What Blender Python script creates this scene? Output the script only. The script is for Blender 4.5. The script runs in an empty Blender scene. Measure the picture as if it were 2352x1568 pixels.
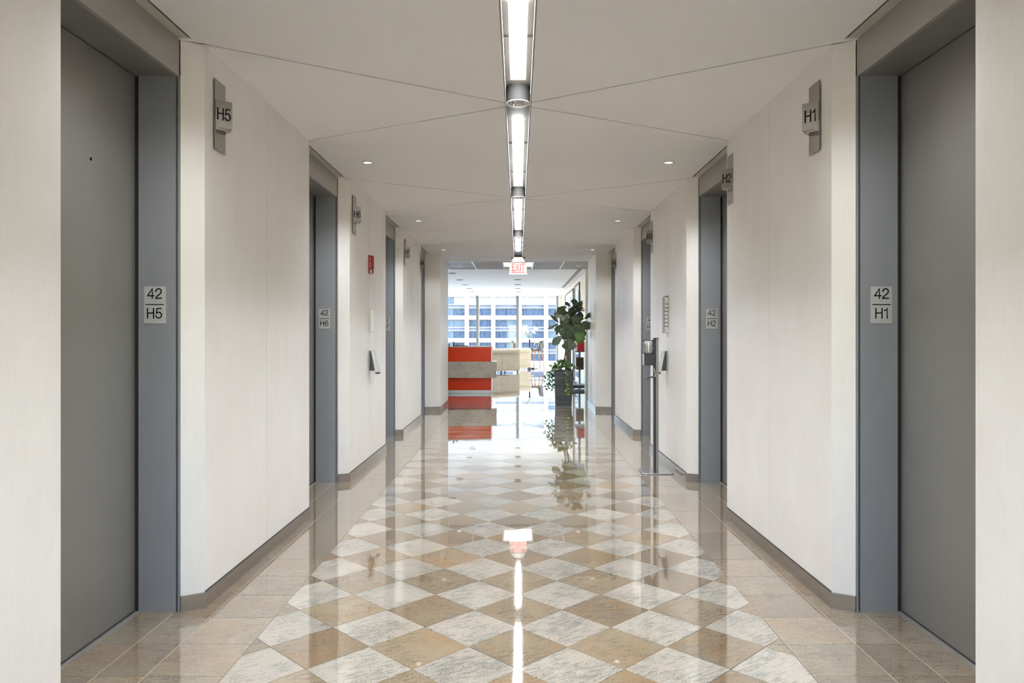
import bpy, bmesh, math, random
from mathutils import Vector, Matrix
random.seed(42)
S = bpy.context.scene
COL = S.collection
PI = math.pi
# ---------------------------------------------------------------- camera
F_PX = 1697.0
CAM_Z = 1.357
cam = bpy.data.cameras.new('camera')
cam.sensor_width = 36.0
cam.lens = 36.0 * F_PX / 2352.0
cam.shift_x = -14.0 / 2352.0
cam.shift_y = -15.5 / 2352.0
cam.clip_start = 0.05
cam.clip_end = 2000
co = bpy.data.objects.new('camera', cam)
co.location = (0, 0, CAM_Z)
co.rotation_euler = (PI / 2, 0, 0)
COL.objects.link(co)
S.camera = co
# ---------------------------------------------------------------- world, sun, exposure
S.view_settings.view_transform = 'Standard'
S.view_settings.look = 'None'
S.view_settings.gamma = 1.0
S.view_settings.use_curve_mapping = False
S.view_settings.exposure = 0.7
W = bpy.data.worlds.new('sky')
S.world = W
W.use_nodes = True
nt = W.node_tree
bg = nt.nodes['Background']
sky = nt.nodes.new('ShaderNodeTexSky')
sky.sky_type = 'NISHITA'
sky.sun_disc = False
sky.sun_elevation = math.radians(30)
sky.sun_rotation = math.radians(-14)
sky.air_density = 1.0
sky.dust_density = 0.1
sky.ozone_density = 2.0
wb = nt.nodes.new('ShaderNodeMix'); wb.data_type = 'RGBA'; wb.blend_type = 'MULTIPLY'; wb.inputs[0].default_value = 1.0
wb.inputs[7].default_value = (.98, .97, .97, 1)          # daylight white balance of the whole sky
nt.links.new(sky.outputs[0], wb.inputs[6]); nt.links.new(wb.outputs[2], bg.inputs[0])
bg.inputs[1].default_value = 1.7
sun = bpy.data.lights.new('sun', 'SUN')
sun.energy = 14.0
sun.angle = math.radians(0.6)
sun.color = (.90, 0.95, 1.0)
so = bpy.data.objects.new('sun', sun)
_d = Vector((math.sin(math.radians(-14)) * math.cos(math.radians(30)), math.cos(math.radians(-14)) * math.cos(math.radians(30)), math.sin(math.radians(30))))
so.rotation_euler = _d.to_track_quat('Z', 'Y').to_euler()
so.location = (0, 60, 40)
COL.objects.link(so)

def portal(loc, rot, sx, sy):
    l = bpy.data.lights.new('window_portal', 'AREA')
    l.shape = 'RECTANGLE'; l.size = sx; l.size_y = sy
    l.cycles.is_portal = True
    o = bpy.data.objects.new('window_portal', l)
    o.location = loc; o.rotation_euler = rot
    COL.objects.link(o)
portal((-3.6, 31.75, 1.6), (-PI / 2, 0, 0), 10.8, 2.9)
portal((-9.5, 24.2, 1.6), (0, -PI / 2, 0), 2.9, 14.4)
portal((0, -4.2, 1.55), (PI / 2, 0, 0), 1.7, 1.4)
LENS_E = 72.0
DOWN_W = 58.0
SLOT_W = 30.0
LOBBY_W = 80.0
try:
    S.cycles.use_denoising = True
    S.cycles.max_bounces = 14
    S.cycles.diffuse_bounces = 8
    S.cycles.glossy_bounces = 6
    S.cycles.transparent_max_bounces = 12
    S.cycles.caustics_reflective = False
    S.cycles.caustics_refractive = False
    S.cycles.sample_clamp_indirect = 8
except Exception:
    pass

# ================================================================ helpers
def lab(o, label=None, cat=None, group=None, kind=None):
    if label: o['label'] = label
    if cat: o['category'] = cat
    if group: o['group'] = group
    if kind: o['kind'] = kind
    return o

def empty(name, loc=(0, 0, 0), rz=0, label=None, cat=None, group=None, kind=None):
    o = bpy.data.objects.new(name, None)
    o.empty_display_size = 0.1
    o.location = loc
    o.rotation_euler = (0, 0, rz)
    COL.objects.link(o)
    return lab(o, label, cat, group, kind)

def link(name, me, mat=None, parent=None, loc=None, rot=None):
    o = bpy.data.objects.new(name, me)
    if mat is not None and len(me.materials) == 0:
        me.materials.append(mat)
    if parent is not None: o.parent = parent
    if loc is not None: o.location = loc
    if rot is not None: o.rotation_euler = rot
    COL.objects.link(o)
    return o

def copy_tree(o, parent=None):
    c = o.copy(); COL.objects.link(c); c.parent = parent
    for ch in list(o.children): copy_tree(ch, c)
    return c

class B:
    def __init__(s): s.v = []; s.f = []; s.sm = []
    def add(s, vs, fs, smooth=False):
        n = len(s.v); s.v += [tuple(v) for v in vs]
        s.f += [tuple(i + n for i in f) for f in fs]; s.sm += [smooth] * len(fs); return s
    def box(s, x0, x1, y0, y1, z0, z1):
        if x0 > x1: x0, x1 = x1, x0
        if y0 > y1: y0, y1 = y1, y0
        return s.add([(x0,y0,z0),(x1,y0,z0),(x1,y1,z0),(x0,y1,z0),(x0,y0,z1),(x1,y0,z1),(x1,y1,z1),(x0,y1,z1)],
                     [(0,3,2,1),(4,5,6,7),(0,1,5,4),(1,2,6,5),(2,3,7,6),(3,0,4,7)])
    def prism(s, poly, z0, z1):
        a = sum(poly[i][0]*poly[(i+1)%len(poly)][1]-poly[(i+1)%len(poly)][0]*poly[i][1] for i in range(len(poly)))
        if a < 0: poly = poly[::-1]
        n = len(poly)
        vs = [(x,y,z0) for x,y in poly] + [(x,y,z1) for x,y in poly]
        fs = [tuple(range(n-1,-1,-1)), tuple(range(n,2*n))] + [(i,(i+1)%n,n+(i+1)%n,n+i) for i in range(n)]
        return s.add(vs, fs)
    def lathe(s, prof, seg=24, c=(0,0,0), smooth=True, capb=True, capt=True):
        n = len(prof); vs = []; fs = []
        for r, z in prof:
            for k in range(seg):
                a = 2*PI*k/seg; vs.append((c[0]+r*math.cos(a), c[1]+r*math.sin(a), c[2]+z))
        for i in range(n-1):
            for k in range(seg):
                k2 = (k+1)%seg; fs.append((i*seg+k, i*seg+k2, (i+1)*seg+k2, (i+1)*seg+k))
        s.add(vs, fs, smooth)
        caps = []
        if capb: caps.append(tuple(range(seg-1,-1,-1)))
        if capt: caps.append(tuple((n-1)*seg+k for k in range(seg)))
        m = len(s.v) - len(vs)
        for c_ in caps: s.f.append(tuple(i+m for i in c_)); s.sm.append(False)
        return s
    def tube(s, pts, r, seg=8, caps=True):
        pts = [Vector(p) for p in pts]
        rr = r if isinstance(r, (list, tuple)) else [r]*len(pts)
        t0 = (pts[1]-pts[0]).normalized()
        up = Vector((0,0,1)) if abs(t0.z) < .9 else Vector((1,0,0))
        vs = []; fs = []
        nrm = (up - t0*up.dot(t0)).normalized()
        for i, p in enumerate(pts):
            if i == 0: t = pts[1]-pts[0]
            elif i == len(pts)-1: t = pts[-1]-pts[-2]
            else: t = (pts[i+1]-pts[i]).normalized() + (pts[i]-pts[i-1]).normalized()
            t.normalize()
            nrm = (nrm - t*nrm.dot(t)).normalized()
            bn = t.cross(nrm)
            for k in range(seg):
                a = 2*PI*k/seg
                vs.append(p + (nrm*math.cos(a)+bn*math.sin(a))*rr[i])
        for i in range(len(pts)-1):
            for k in range(seg):
                k2 = (k+1)%seg; fs.append((i*seg+k, i*seg+k2, (i+1)*seg+k2, (i+1)*seg+k))
        m = len(s.v)
        s.add(vs, fs, True)
        if caps:
            s.f.append(tuple(m+k for k in range(seg-1,-1,-1))); s.sm.append(False)
            e = m+(len(pts)-1)*seg
            s.f.append(tuple(e+k for k in range(seg))); s.sm.append(False)
        return s
    def quad(s, a, b, c, d): return s.add([a,b,c,d], [(0,1,2,3)])
    def mesh(s, name='mesh', bev=0.0, seg=1):
        me = bpy.data.meshes.new(name)
        me.from_pydata(s.v, [], s.f)
        me.polygons.foreach_set('use_smooth', s.sm)
        if bev > 0:
            bm = bmesh.new(); bm.from_mesh(me)
            ed = [e for e in bm.edges if len(e.link_faces) == 2 and e.calc_face_angle(0) > .5]
            bmesh.ops.bevel(bm, geom=ed, offset=bev, segments=seg, affect='EDGES', profile=.5)
            bm.to_mesh(me); bm.free()
        me.update()
        return me
    def o(s, name, mat, parent=None, bev=0.0, seg=1, loc=None, rot=None):
        return link(name, s.mesh(name, bev, seg), mat, parent, loc, rot)

def mir(poly, sx): return [(x*sx, y) for x, y in poly]

_txt = {}
def _arc(cx, cy, rx, ry, a0, a1, n=12):
    return [(cx+rx*math.cos(math.radians(a0+(a1-a0)*i/n)), cy+ry*math.sin(math.radians(a0+(a1-a0)*i/n))) for i in range(n+1)]
GLYPH = {
 'H': (.60, [[(0, 0), (0, 1)], [(.6, 0), (.6, 1)], [(0, .53), (.6, .53)]]),
 '1': (.30, [[(.28, 0), (.28, 1), (.22, .88), (.02, .78)]]),
 '2': (.56, [_arc(.28, .73, .26, .27, 185, 0)+[(.50, .56), (.38, .42), (.16, .24), (.04, .10), (.01, 0), (.56, 0)]]),
 '3': (.56, [_arc(.27, .75, .24, .25, 170, -90)+_arc(.27, .265, .28, .265, 90, -170, 14)]),
 '4': (.60, [[(.45, 0), (.45, 1), (0, .26), (.60, .26)]]),
 '5': (.56, [[(.50, 1), (.10, 1), (.045, .50)]+_arc(.27, .31, .28, .31, 140, -165, 14)]),
 '6': (.56, [_arc(.28, .31, .27, .31, 0, 360, 18), _arc(.29, .70, .24, .30, 25, 120, 6)+[(.06, .72), (.015, .50), (.01, .31)]]),
 '7': (.54, [[(0, 1), (.54, 1), (.34, .62), (.22, .30), (.17, 0)]]),
 '8': (.56, [_arc(.28, .76, .23, .24, 0, 360, 16), _arc(.28, .27, .28, .27, 0, 360, 18)]),
 'E': (.54, [[(.54, 1), (0, 1), (0, 0), (.55, 0)], [(0, .52), (.48, .52)]]),
 'F': (.52, [[(.52, 1), (0, 1), (0, 0)], [(0, .50), (.45, .50)]]),
 'X': (.60, [[(0, 0), (.60, 1)], [(.60, 0), (0, 1)]]),
 'I': (.0, [[(0, 0), (0, 1)]]),
 'T': (.60, [[(0, 1), (.60, 1)], [(.30, 1), (.30, 0)]]),
 'R': (.56, [[(0, 0), (0, 1), (.34, 1)]+_arc(.34, .76, .20, .24, 90, -90, 8)+[(0, .52)], [(.32, .52), (.54, 0)]]),
}
def text_mesh(txt, size, mat, xs=.82, depth=.0012, off=0.0, width=None, sw=.105, gap=.26):
    """flat lettering built from strokes: cap height = size, centred on the origin"""
    key = (txt, size, xs, mat.name, width, sw)
    if key in _txt: return _txt[key]
    b = B(); pen = 0.0; strokes = []
    for ch in txt:
        w, st = GLYPH[ch]
        strokes += [[(pen+x*xs, y) for x, y in p] for p in st]
        pen += w*xs+gap
    total = pen-gap
    for p in strokes:
        p = [((x-total/2)*size, (y-.5)*size*(1-sw)) for x, y in p]
        h = sw*size/2; n = len(p); closed = (Vector(p[0])-Vector(p[-1])).length < 1e-6
        L = []; R = []
        for i in range(n):
            a = Vector(p[i-1]) if i else (Vector(p[-2]) if closed else None)
            c = Vector(p[i+1]) if i < n-1 else (Vector(p[1]) if closed else None)
            q = Vector(p[i])
            d0 = (q-a).normalized() if a is not None else None
            d1 = (c-q).normalized() if c is not None else None
            d0 = d0 or d1; d1 = d1 or d0
            n0 = Vector((-d0.y, d0.x)); n1 = Vector((-d1.y, d1.x))
            m = (n0+n1)
            m = m.normalized() if m.length > .1 else n0
            k = min(2.2, 1/max(.35, m.dot(n0)))
            e = Vector((0, 0))
            if not closed and i == 0: e = -d1*h*.98
            if not closed and i == n-1: e = d0*h*.98
            L.append(q+m*h*k+e); R.append(q-m*h*k+e)
        m0 = len(b.v)
        for z in (depth/2, -depth/2):
            for i in range(n): b.v.append((L[i].x, L[i].y, z)); b.v.append((R[i].x, R[i].y, z))
        o2 = 2*n
        for i in range(n-1):
            a = m0+2*i
            for f in ((a+1, a+3, a+2, a), (a+o2, a+o2+2, a+o2+3, a+o2+1), (a, a+2, a+o2+2, a+o2), (a+1, a+o2+1, a+o2+3, a+3)):
                b.f.append(f); b.sm.append(False)
    me = b.mesh('lettering')
    if width:
        xx = [v.co.x for v in me.vertices]; k = width/(max(xx)-min(xx))
        for v in me.vertices: v.co.x *= k
    me.materials.append(mat)
    _txt[key] = me
    return me

def facing(xdir, up=(0,0,1)):                   # rotation whose local X = xdir, local Y = up
    x = Vector(xdir).normalized(); y = Vector(up); z = x.cross(y)
    return Matrix((x, y, z)).transposed().to_euler()

# ================================================================ materials
def srgb(r, g, b):
    f = lambda c: (c/255/12.92) if c/255 <= .04045 else ((c/255+.055)/1.055)**2.4
    return (f(r), f(g), f(b), 1)

class NM:
    def __init__(s, name):
        s.m = bpy.data.materials.new(name); s.m.use_nodes = True
        s.t = s.m.node_tree; s.p = s.t.nodes['Principled BSDF']; s.out = s.t.nodes['Material Output']
    def n(s, typ, **kw):
        nd = s.t.nodes.new(typ)
        for k, v in kw.items():
            if k.startswith('i_'):
                key = k[2:].replace('_', ' ')
                nd.inputs[key].default_value = v
            else: setattr(nd, k, v)
        return nd
    def l(s, a, b): s.t.links.new(a, b)
    def setp(s, **kw):
        mp = dict(col='Base Color', rough='Roughness', metal='Metallic', spec='Specular IOR Level', ior='IOR',
                  coat='Coat Weight', coatr='Coat Roughness', trans='Transmission Weight', em='Emission Color', es='Emission Strength', alpha='Alpha', aniso='Anisotropic')
        for k, v in kw.items(): s.p.inputs[mp[k]].default_value = v
        return s
    def ramp(s, fac, stops):
        r = s.n('ShaderNodeValToRGB'); e = r.color_ramp.elements
        e[0].position, e[0].color = stops[0]; e[1].position, e[1].color = stops[-1]
        for p, c in stops[1:-1]:
            x = e.new(p); x.color = c
        s.l(fac, r.inputs[0]); return r.outputs[0]
    def mix(s, fac, a, b, mode='MIX'):
        m = s.n('ShaderNodeMix', data_type='RGBA', blend_type=mode)
        if isinstance(fac, (int, float)): m.inputs[0].default_value = fac
        else: s.l(fac, m.inputs[0])
        for i, x in ((6, a), (7, b)):
            if isinstance(x, tuple): m.inputs[i].default_value = x
            else: s.l(x, m.inputs[i])
        return m.outputs[2]
    def math(s, op, a, b=None):
        m = s.n('ShaderNodeMath', operation=op)
        for i, x in enumerate((a, b)):
            if x is None: continue
            if isinstance(x, (int, float)): m.inputs[i].default_value = x
            else: s.l(x, m.inputs[i])
        return m.outputs[0]
    def noise(s, vec, scale, detail=4, rough=.6):
        nz = s.n('ShaderNodeTexNoise'); nz.inputs['Scale'].default_value = scale
        nz.inputs['Detail'].default_value = detail; nz.inputs['Roughness'].default_value = rough
        if vec is not None: s.l(vec, nz.inputs['Vector'])
        return nz.outputs[0]
    def coords(s, scale=(1,1,1), rot=(0,0,0), rnd=False, src='Object'):
        tc = s.n('ShaderNodeTexCoord'); v = tc.outputs[src]
        if rnd:
            oi = s.n('ShaderNodeObjectInfo')
            c = s.n('ShaderNodeCombineXYZ')
            a = s.math('MULTIPLY', oi.outputs['Random'], 137.0); b_ = s.math('MULTIPLY', oi.outputs['Random'], 71.3)
            s.l(a, c.inputs[0]); s.l(b_, c.inputs[1])
            ad = s.n('ShaderNodeVectorMath', operation='ADD'); s.l(v, ad.inputs[0]); s.l(c.outputs[0], ad.inputs[1]); v = ad.outputs[0]
            s.rand = oi.outputs['Random']
        mp = s.n('ShaderNodeMapping'); mp.inputs['Scale'].default_value = scale; mp.inputs['Rotation'].default_value = rot
        s.l(v, mp.inputs[0]); return mp.outputs[0]
    def bump(s, h, strength=.1, dist=.01):
        b = s.n('ShaderNodeBump'); b.inputs['Strength'].default_value = strength; b.inputs['Distance'].default_value = dist
        s.l(h, b.inputs['Height']); s.l(b.outputs[0], s.p.inputs['Normal'])

def plain(name, col, rough=.5, metal=0, var=.04, scale=6, **kw):
    m = NM(name); m.setp(rough=rough, metal=metal, **kw)
    c = m.coords()
    n = m.noise(c, scale, 3)
    d = tuple(max(0, x*(1-var)) for x in col[:3])+(1,); u = tuple(min(1, x*(1+var)) for x in col[:3])+(1,)
    m.l(m.ramp(n, [(.35, d), (.65, u)]), m.p.inputs['Base Color'])
    return m.m

def mat_wall(name, col, rough=.42):
    m = NM(name); m.setp(rough=rough, spec=.45)
    v1 = m.coords(scale=(90, 90, 2.2)); n1 = m.noise(v1, 3.0, 3, .7)
    v2 = m.coords(scale=(2, 2, 1.0)); n2 = m.noise(v2, 1.6, 4, .6)
    v3 = m.coords(scale=(4, 4, 120)); n3 = m.noise(v3, 3.0, 2, .7)
    c = m.ramp(n1, [(.3, tuple(x*.93 for x in col[:3])+(1,)), (.7, tuple(min(1, x*1.04) for x in col[:3])+(1,))])
    c = m.mix(.35, c, m.ramp(n3, [(.3, tuple(x*.94 for x in col[:3])+(1,)), (.7, tuple(min(1, x*1.03) for x in col[:3])+(1,))]))
    c = m.mix(.12, c, m.ramp(n2, [(.35, (.55,.50,.44,1)), (.65, (.86,.85,.82,1))]))
    m.l(c, m.p.inputs['Base Color'])
    m.bump(m.math('ADD', n1, n3), .06, .004)
    return m.m

def mat_granite(name, base, streak, stain, dark, streak_amt=.6, stain_amt=.35, rough=.035, rotz=-.55, src='Object', vvar=.25):
    m = NM(name)
    v = m.coords(rnd=True, scale=(1, 1, 1), rot=(0, 0, rotz), src=src)
    vs = m.n('ShaderNodeMapping'); vs.inputs['Scale'].default_value = (13, 66, 13); m.l(v, vs.inputs[0])
    n_st = m.noise(vs.outputs[0], 1.0, 6, .72)
    n_st2 = m.noise(v, 4.5, 5, .6)
    st = m.math('MULTIPLY', n_st, m.math('ADD', n_st2, .5))
    c = m.mix(m.math('MULTIPLY', m.ramp(st, [(.47, (0,0,0,1)), (.62, (1,1,1,1))]), streak_amt), base, streak)
    n_stain = m.noise(v, 3.2, 4, .65)
    stf = m.ramp(m.math('ADD', n_stain, m.math('MULTIPLY', m.math('SUBTRACT', m.rand, .5), .22)), [(.49, (0,0,0,1)), (.63, (1,1,1,1))])
    c = m.mix(m.math('MULTIPLY', stf, stain_amt), c, stain)
    fine = m.noise(v, 160, 3, .7)
    c = m.mix(.30, c, m.ramp(fine, [(.35, tuple(x*.45 for x in base[:3])+(1,)), (.65, tuple(min(1, x*1.35) for x in base[:3])+(1,))]))
    vo = m.n('ShaderNodeMapping'); vo.inputs['Scale'].default_value = (105, 175, 120); m.l(v, vo.inputs[0])
    sp = m.noise(vo.outputs[0], 1.0, 3, .6)
    c = m.mix(m.math('MULTIPLY', m.ramp(m.math('ADD', sp, m.math('MULTIPLY', n_st2, .25)), [(.735, (0,0,0,1)), (.785, (1,1,1,1))]), .85), c, dark)
    hsv = m.n('ShaderNodeHueSaturation'); m.l(c, hsv.inputs['Color'])
    m.l(m.math('ADD', m.math('MULTIPLY', m.math('FRACT', m.math('MULTIPLY', m.rand, 7.31)), vvar), 1.06-vvar*.6), hsv.inputs['Value'])
    m.l(hsv.outputs[0], m.p.inputs['Base Color'])
    m.setp(rough=rough, spec=.5, ior=1.52, coat=.9, coatr=.015)
    w = m.noise(v, 5.0, 2, .5)
    b = m.n('ShaderNodeBump'); b.inputs['Strength'].default_value = .03; b.inputs['Distance'].default_value = .004
    m.l(w, b.inputs['Height']); m.l(b.outputs[0], m.p.inputs['Normal']); m.l(b.outputs[0], m.p.inputs['Coat Normal'])
    return m.m

def mat_metal(name, col, rough=.35, metal=1.0, grain=(3, 3, 160), bump=.02, var=.06, spec=.5):
    m = NM(name); m.setp(rough=rough, metal=metal, spec=spec)
    v = m.coords(scale=grain); n = m.noise(v, 2.5, 3, .7)
    v2 = m.coords(); n2 = m.noise(v2, 1.3, 3, .6)
    c = m.ramp(n, [(.3, tuple(x*(1-var) for x in col[:3])+(1,)), (.7, tuple(min(1, x*(1+var)) for x in col[:3])+(1,))])
    m.l(c, m.p.inputs['Base Color'])
    m.l(m.math('ADD', m.math('MULTIPLY', n2, .14), rough-.07), m.p.inputs['Roughness'])
    m.bump(n, bump, .002)
    return m.m

def mat_emit(name, col, strength):
    m = NM(name); m.setp(col=col, em=col, es=strength, rough=.4)
    return m.m

def mat_pane(name, tint=(1,1,1,1), refl=1.0, bump=0):
    m = NM(name); m.t.nodes.remove(m.p)
    tr = m.n('ShaderNodeBsdfTransparent'); tr.inputs[0].default_value = tint
    gl = m.n('ShaderNodeBsdfGlossy'); gl.inputs['Roughness'].default_value = .01
    fr = m.n('ShaderNodeFresnel'); fr.inputs[0].default_value = 1.45
    mx = m.n('ShaderNodeMixShader')
    f = m.math('MULTIPLY', fr.outputs[0], refl)
    m.l(f, mx.inputs[0]); m.l(tr.outputs[0], mx.inputs[1]); m.l(gl.outputs[0], mx.inputs[2])
    m.l(mx.outputs[0], m.out.inputs[0])
    return m.m

M = {}
M['wall'] = mat_wall('wall_vinyl', (.81, .795, .775, 1), .38)
M['wall_plain'] = plain('wall_paint', (.80, .785, .76, 1), .6, var=.015, scale=2)
M['reveal'] = plain('dark_reveal', (.03, .028, .026, 1), .7)
M['ceil'] = plain('ceiling_paint', (.84, .84, .86, 1), .75, var=.012, scale=1.2)
M['ceil_lobby'] = plain('lobby_ceiling_paint', (.91, .91, .905, 1), .6, var=.01, scale=1.2)
M['light_tile'] = mat_granite('light_granite', (.40, .365, .315, 1), (.12, .14, .13, 1), (.40, .33, .24, 1), (.025, .023, .022, 1), .8, .4)
M['brown_tile'] = mat_granite('brown_granite', (.265, .208, .138, 1), (.13, .10, .070, 1), (.29, .16, .07, 1), (.03, .025, .022, 1), .75, .6, rotz=-.4, vvar=.42)
M['border_tile'] = mat_granite('beige_granite', (.265, .22, .158, 1), (.16, .125, .09, 1), (.27, .15, .07, 1), (.03, .025, .02, 1), .7, .42, rotz=.1)
M['lobby_tile'] = mat_granite('lobby_granite', (.41, .40, .38, 1), (.28, .265, .245, 1), (.31, .26, .21, 1), (.04, .035, .03, 1), .45, .3, rotz=.1)
M['desk_granite'] = mat_granite('desk_granite', (.66, .58, .48, 1), (.32, .28, .23, 1), (.52, .42, .31, 1), (.03, .028, .026, 1), .7, .3, rough=.42, rotz=.5)
M['grout'] = plain('floor_grout', (.12, .085, .06, 1), .6)
M['grout_light'] = plain('pale_grout', (.46, .38, .29, 1), .4)
M['door'] = mat_metal('door_bronze_metal', (.29, .28, .265, 1), .45, .6, grain=(3, 3, 90), bump=.01, var=.03)
M['jamb'] = mat_metal('jamb_metal', (.43, .46, .51, 1), .34, .65, grain=(120, 120, 2), bump=.01, var=.03)
M['header'] = mat_metal('header_metal', (.40, .385, .365, 1), .42, .55, grain=(120, 2, 120), bump=.01, var=.03)
M['base'] = mat_metal('baseboard_bronze', (.36, .33, .30, 1), .20, .75, grain=(2, 2, 160), bump=.02)
M['nickel'] = mat_metal('brushed_nickel', (.33, .31, .285, 1), .26, 1.0, grain=(160, 160, 3), bump=.03)
M['nickel_h'] = mat_metal('brushed_nickel_plate', (.50, .50, .49, 1), .42, .8, grain=(3, 3, 160), bump=.02)
M['plate'] = mat_metal('silver_sign_plate', (.60, .61, .62, 1), .35, .35, grain=(3, 3, 160), bump=.01)
M['silver'] = mat_metal('silver_plastic', (.55, .56, .58, 1), .32, .6, grain=(5, 5, 5), bump=.0)
M['alu'] = mat_metal('anodised_aluminium', (.30, .295, .29, 1), .35, .9, grain=(160, 160, 3), bump=.01)
M['black'] = plain('black_ink', (.006, .006, .006, 1), .9, spec=.1)
M['dkplastic'] = plain('dark_plastic', (.035, .04, .05, 1), .3)
M['white'] = plain('white_enamel', (.86, .86, .85, 1), .35, var=.01)
M['white_matte'] = plain('white_matte', (.80, .80, .79, 1), .6, var=.01)
M['slot'] = plain('slot_enamel', (.21, .195, .175, 1), .45, var=.02)
M['slot_pale'] = plain('pale_slot_enamel', (.50, .475, .44, 1), .45, var=.02)
M['cyl'] = plain('downlight_housing', (.05, .05, .048, 1), .75, var=.02, spec=.1)
M['chrome'] = mat_metal('polished_reflector', (.8, .8, .8, 1), .12, 1.0, bump=0)
M['lens'] = mat_emit('lamp_diffuser', (.94, .965, 1.0, 1), LENS_E)
M['troffer'] = mat_emit('troffer_diffuser', (1.0, .97, .95, 1), 2.6)
M['lamp_dot'] = mat_emit('downlight_lamp', (1.0, .93, .85, 1), 1.6)
M['red'] = plain('red_plastic', (.38, .018, .018, 1), .3, var=.03)
M['orange'] = NM('orange_back_painted_glass').setp(col=(.93, .058, .002, 1), rough=.25, spec=.25).m
M['red_letter'] = mat_emit('exit_red', (.32, .010, .006, 1), .2)
M['exit_face'] = mat_emit('exit_face', (.34, .20, .18, 1), .35)
M['pane'] = mat_pane('window_glass', refl=.25)
M['clear'] = mat_pane('clear_plastic', (.93, .95, .95, 1), 1.6)
M['mullion'] = mat_metal('mullion_aluminium', (.22, .22, .22, 1), .5, .3, grain=(60, 60, 2), bump=0)
M['leather'] = plain('cream_leather', (.66, .55, .41, 1), .45, var=.05, scale=4)
M['stoolshell'] = plain('grey_stool_shell', (.075, .08, .08, 1), .45)
M['oak'] = plain('orange_wood', (.42, .19, .06, 1), .4, var=.12, scale=14)
M['brass'] = mat_metal('brass_wire', (.75, .55, .30, 1), .3, 1.0, bump=0)
M['darkmetal'] = plain('dark_steel', (.05, .05, .055, 1), .35, metal=.5)
M['tabletop'] = plain('pale_table_top', (.72, .62, .52, 1), .3)
M['petal'] = plain('white_petal', (.9, .88, .85, 1), .6)
M['stemgreen'] = plain('stem_green', (.16, .22, .05, 1), .5)
M['book_paper'] = plain('book_paper', (.75, .70, .60, 1), .7)
M['book_tan'] = plain('tan_cover', (.42, .26, .13, 1), .6)
M['book_dark'] = plain('dark_cover', (.06, .05, .05, 1), .5)
M['book_white'] = plain('white_cover', (.75, .74, .72, 1), .5)
M['redcover'] = plain('bright_red_cover', (.52, .006, .02, 1), .4)
M['wicker'] = plain('brown_wicker', (.09, .065, .045, 1), .6, var=.3, scale=40)
M['soil'] = plain('soil', (.04, .028, .02, 1), .9, var=.3, scale=30)
M['bark'] = plain('bark', (.16, .115, .075, 1), .8, var=.25, scale=30)
M['shoe'] = plain('black_leather', (.02, .02, .02, 1), .3)
M['glassdark'] = NM('smoky_glass').setp(col=(.12, .12, .125, 1), rough=.06).m
M['facade'] = plain('facade_white_metal', (.72, .70, .675, 1), .5, var=.02, scale=.3)
M['facade_lav'] = plain('facade_louvre_band', (.14, .15, .185, 1), .5, var=.08, scale=.8)
M['asphalt'] = plain('city_ground', (.11, .11, .11, 1), .9)
M['masonry'] = plain('tower_cladding', (.22, .22, .22, 1), .7)

def mat_leaf(name, top, vein):
    m = NM(name)
    v = m.coords()
    sx = m.n('ShaderNodeSeparateXYZ'); m.l(v, sx.inputs[0])
    ax = m.math('ABSOLUTE', sx.outputs[0])
    # side veins: run diagonally out from the midrib
    d = m.math('SUBTRACT', sx.outputs[1], m.math('MULTIPLY', ax, .75))
    fr = m.math('FRACT', m.math('MULTIPLY', d, 7.0))
    vn = m.math('LESS_THAN', fr, .09)
    mid = m.math('LESS_THAN', ax, .018)
    f = m.math('MAXIMUM', vn, mid)
    n = m.noise(v, 6, 3)
    c = m.ramp(n, [(.3, tuple(x*.7 for x in top[:3])+(1,)), (.7, tuple(x*1.3 for x in top[:3])+(1,))])
    m.l(m.mix(m.math('MULTIPLY', f, .55), c, vein), m.p.inputs['Base Color'])
    m.setp(rough=.38)
    m.bump(f, .25, .01)
    return m.m
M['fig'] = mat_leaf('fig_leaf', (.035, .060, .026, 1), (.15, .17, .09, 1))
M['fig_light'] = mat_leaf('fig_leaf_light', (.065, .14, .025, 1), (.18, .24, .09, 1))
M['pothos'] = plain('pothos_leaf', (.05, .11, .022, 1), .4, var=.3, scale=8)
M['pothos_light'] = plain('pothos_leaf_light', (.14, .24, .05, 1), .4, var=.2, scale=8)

def mat_planter():
    m = NM('ribbed_charcoal'); m.setp(rough=.5)
    v = m.coords(scale=(3, 3, 60)); n = m.noise(v, 1.2, 3, .7)
    m.l(m.ramp(n, [(.35, (.018,.019,.022,1)), (.68, (.085,.087,.09,1))]), m.p.inputs['Base Color'])
    m.bump(n, .5, .01)
    return m.m
M['planter'] = mat_planter()

def mat_facade_glass(name, dark, light, thr):  # wavy reflections painted into the base colour, over upright blind streaks
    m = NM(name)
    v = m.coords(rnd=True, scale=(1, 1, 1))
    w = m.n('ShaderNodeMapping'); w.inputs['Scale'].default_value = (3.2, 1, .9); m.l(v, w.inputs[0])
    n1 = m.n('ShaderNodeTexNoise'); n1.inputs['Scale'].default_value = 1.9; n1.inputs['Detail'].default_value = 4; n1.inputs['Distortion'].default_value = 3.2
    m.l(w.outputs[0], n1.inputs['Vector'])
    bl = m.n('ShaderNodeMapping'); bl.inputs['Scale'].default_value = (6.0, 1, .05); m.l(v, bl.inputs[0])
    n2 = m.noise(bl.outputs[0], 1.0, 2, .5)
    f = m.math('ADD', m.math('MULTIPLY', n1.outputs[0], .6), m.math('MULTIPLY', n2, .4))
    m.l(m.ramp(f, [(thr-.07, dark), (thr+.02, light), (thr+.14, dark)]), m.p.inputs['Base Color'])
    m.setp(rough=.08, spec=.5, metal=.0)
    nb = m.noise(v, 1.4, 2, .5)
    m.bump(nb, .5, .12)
    return m.m
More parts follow.
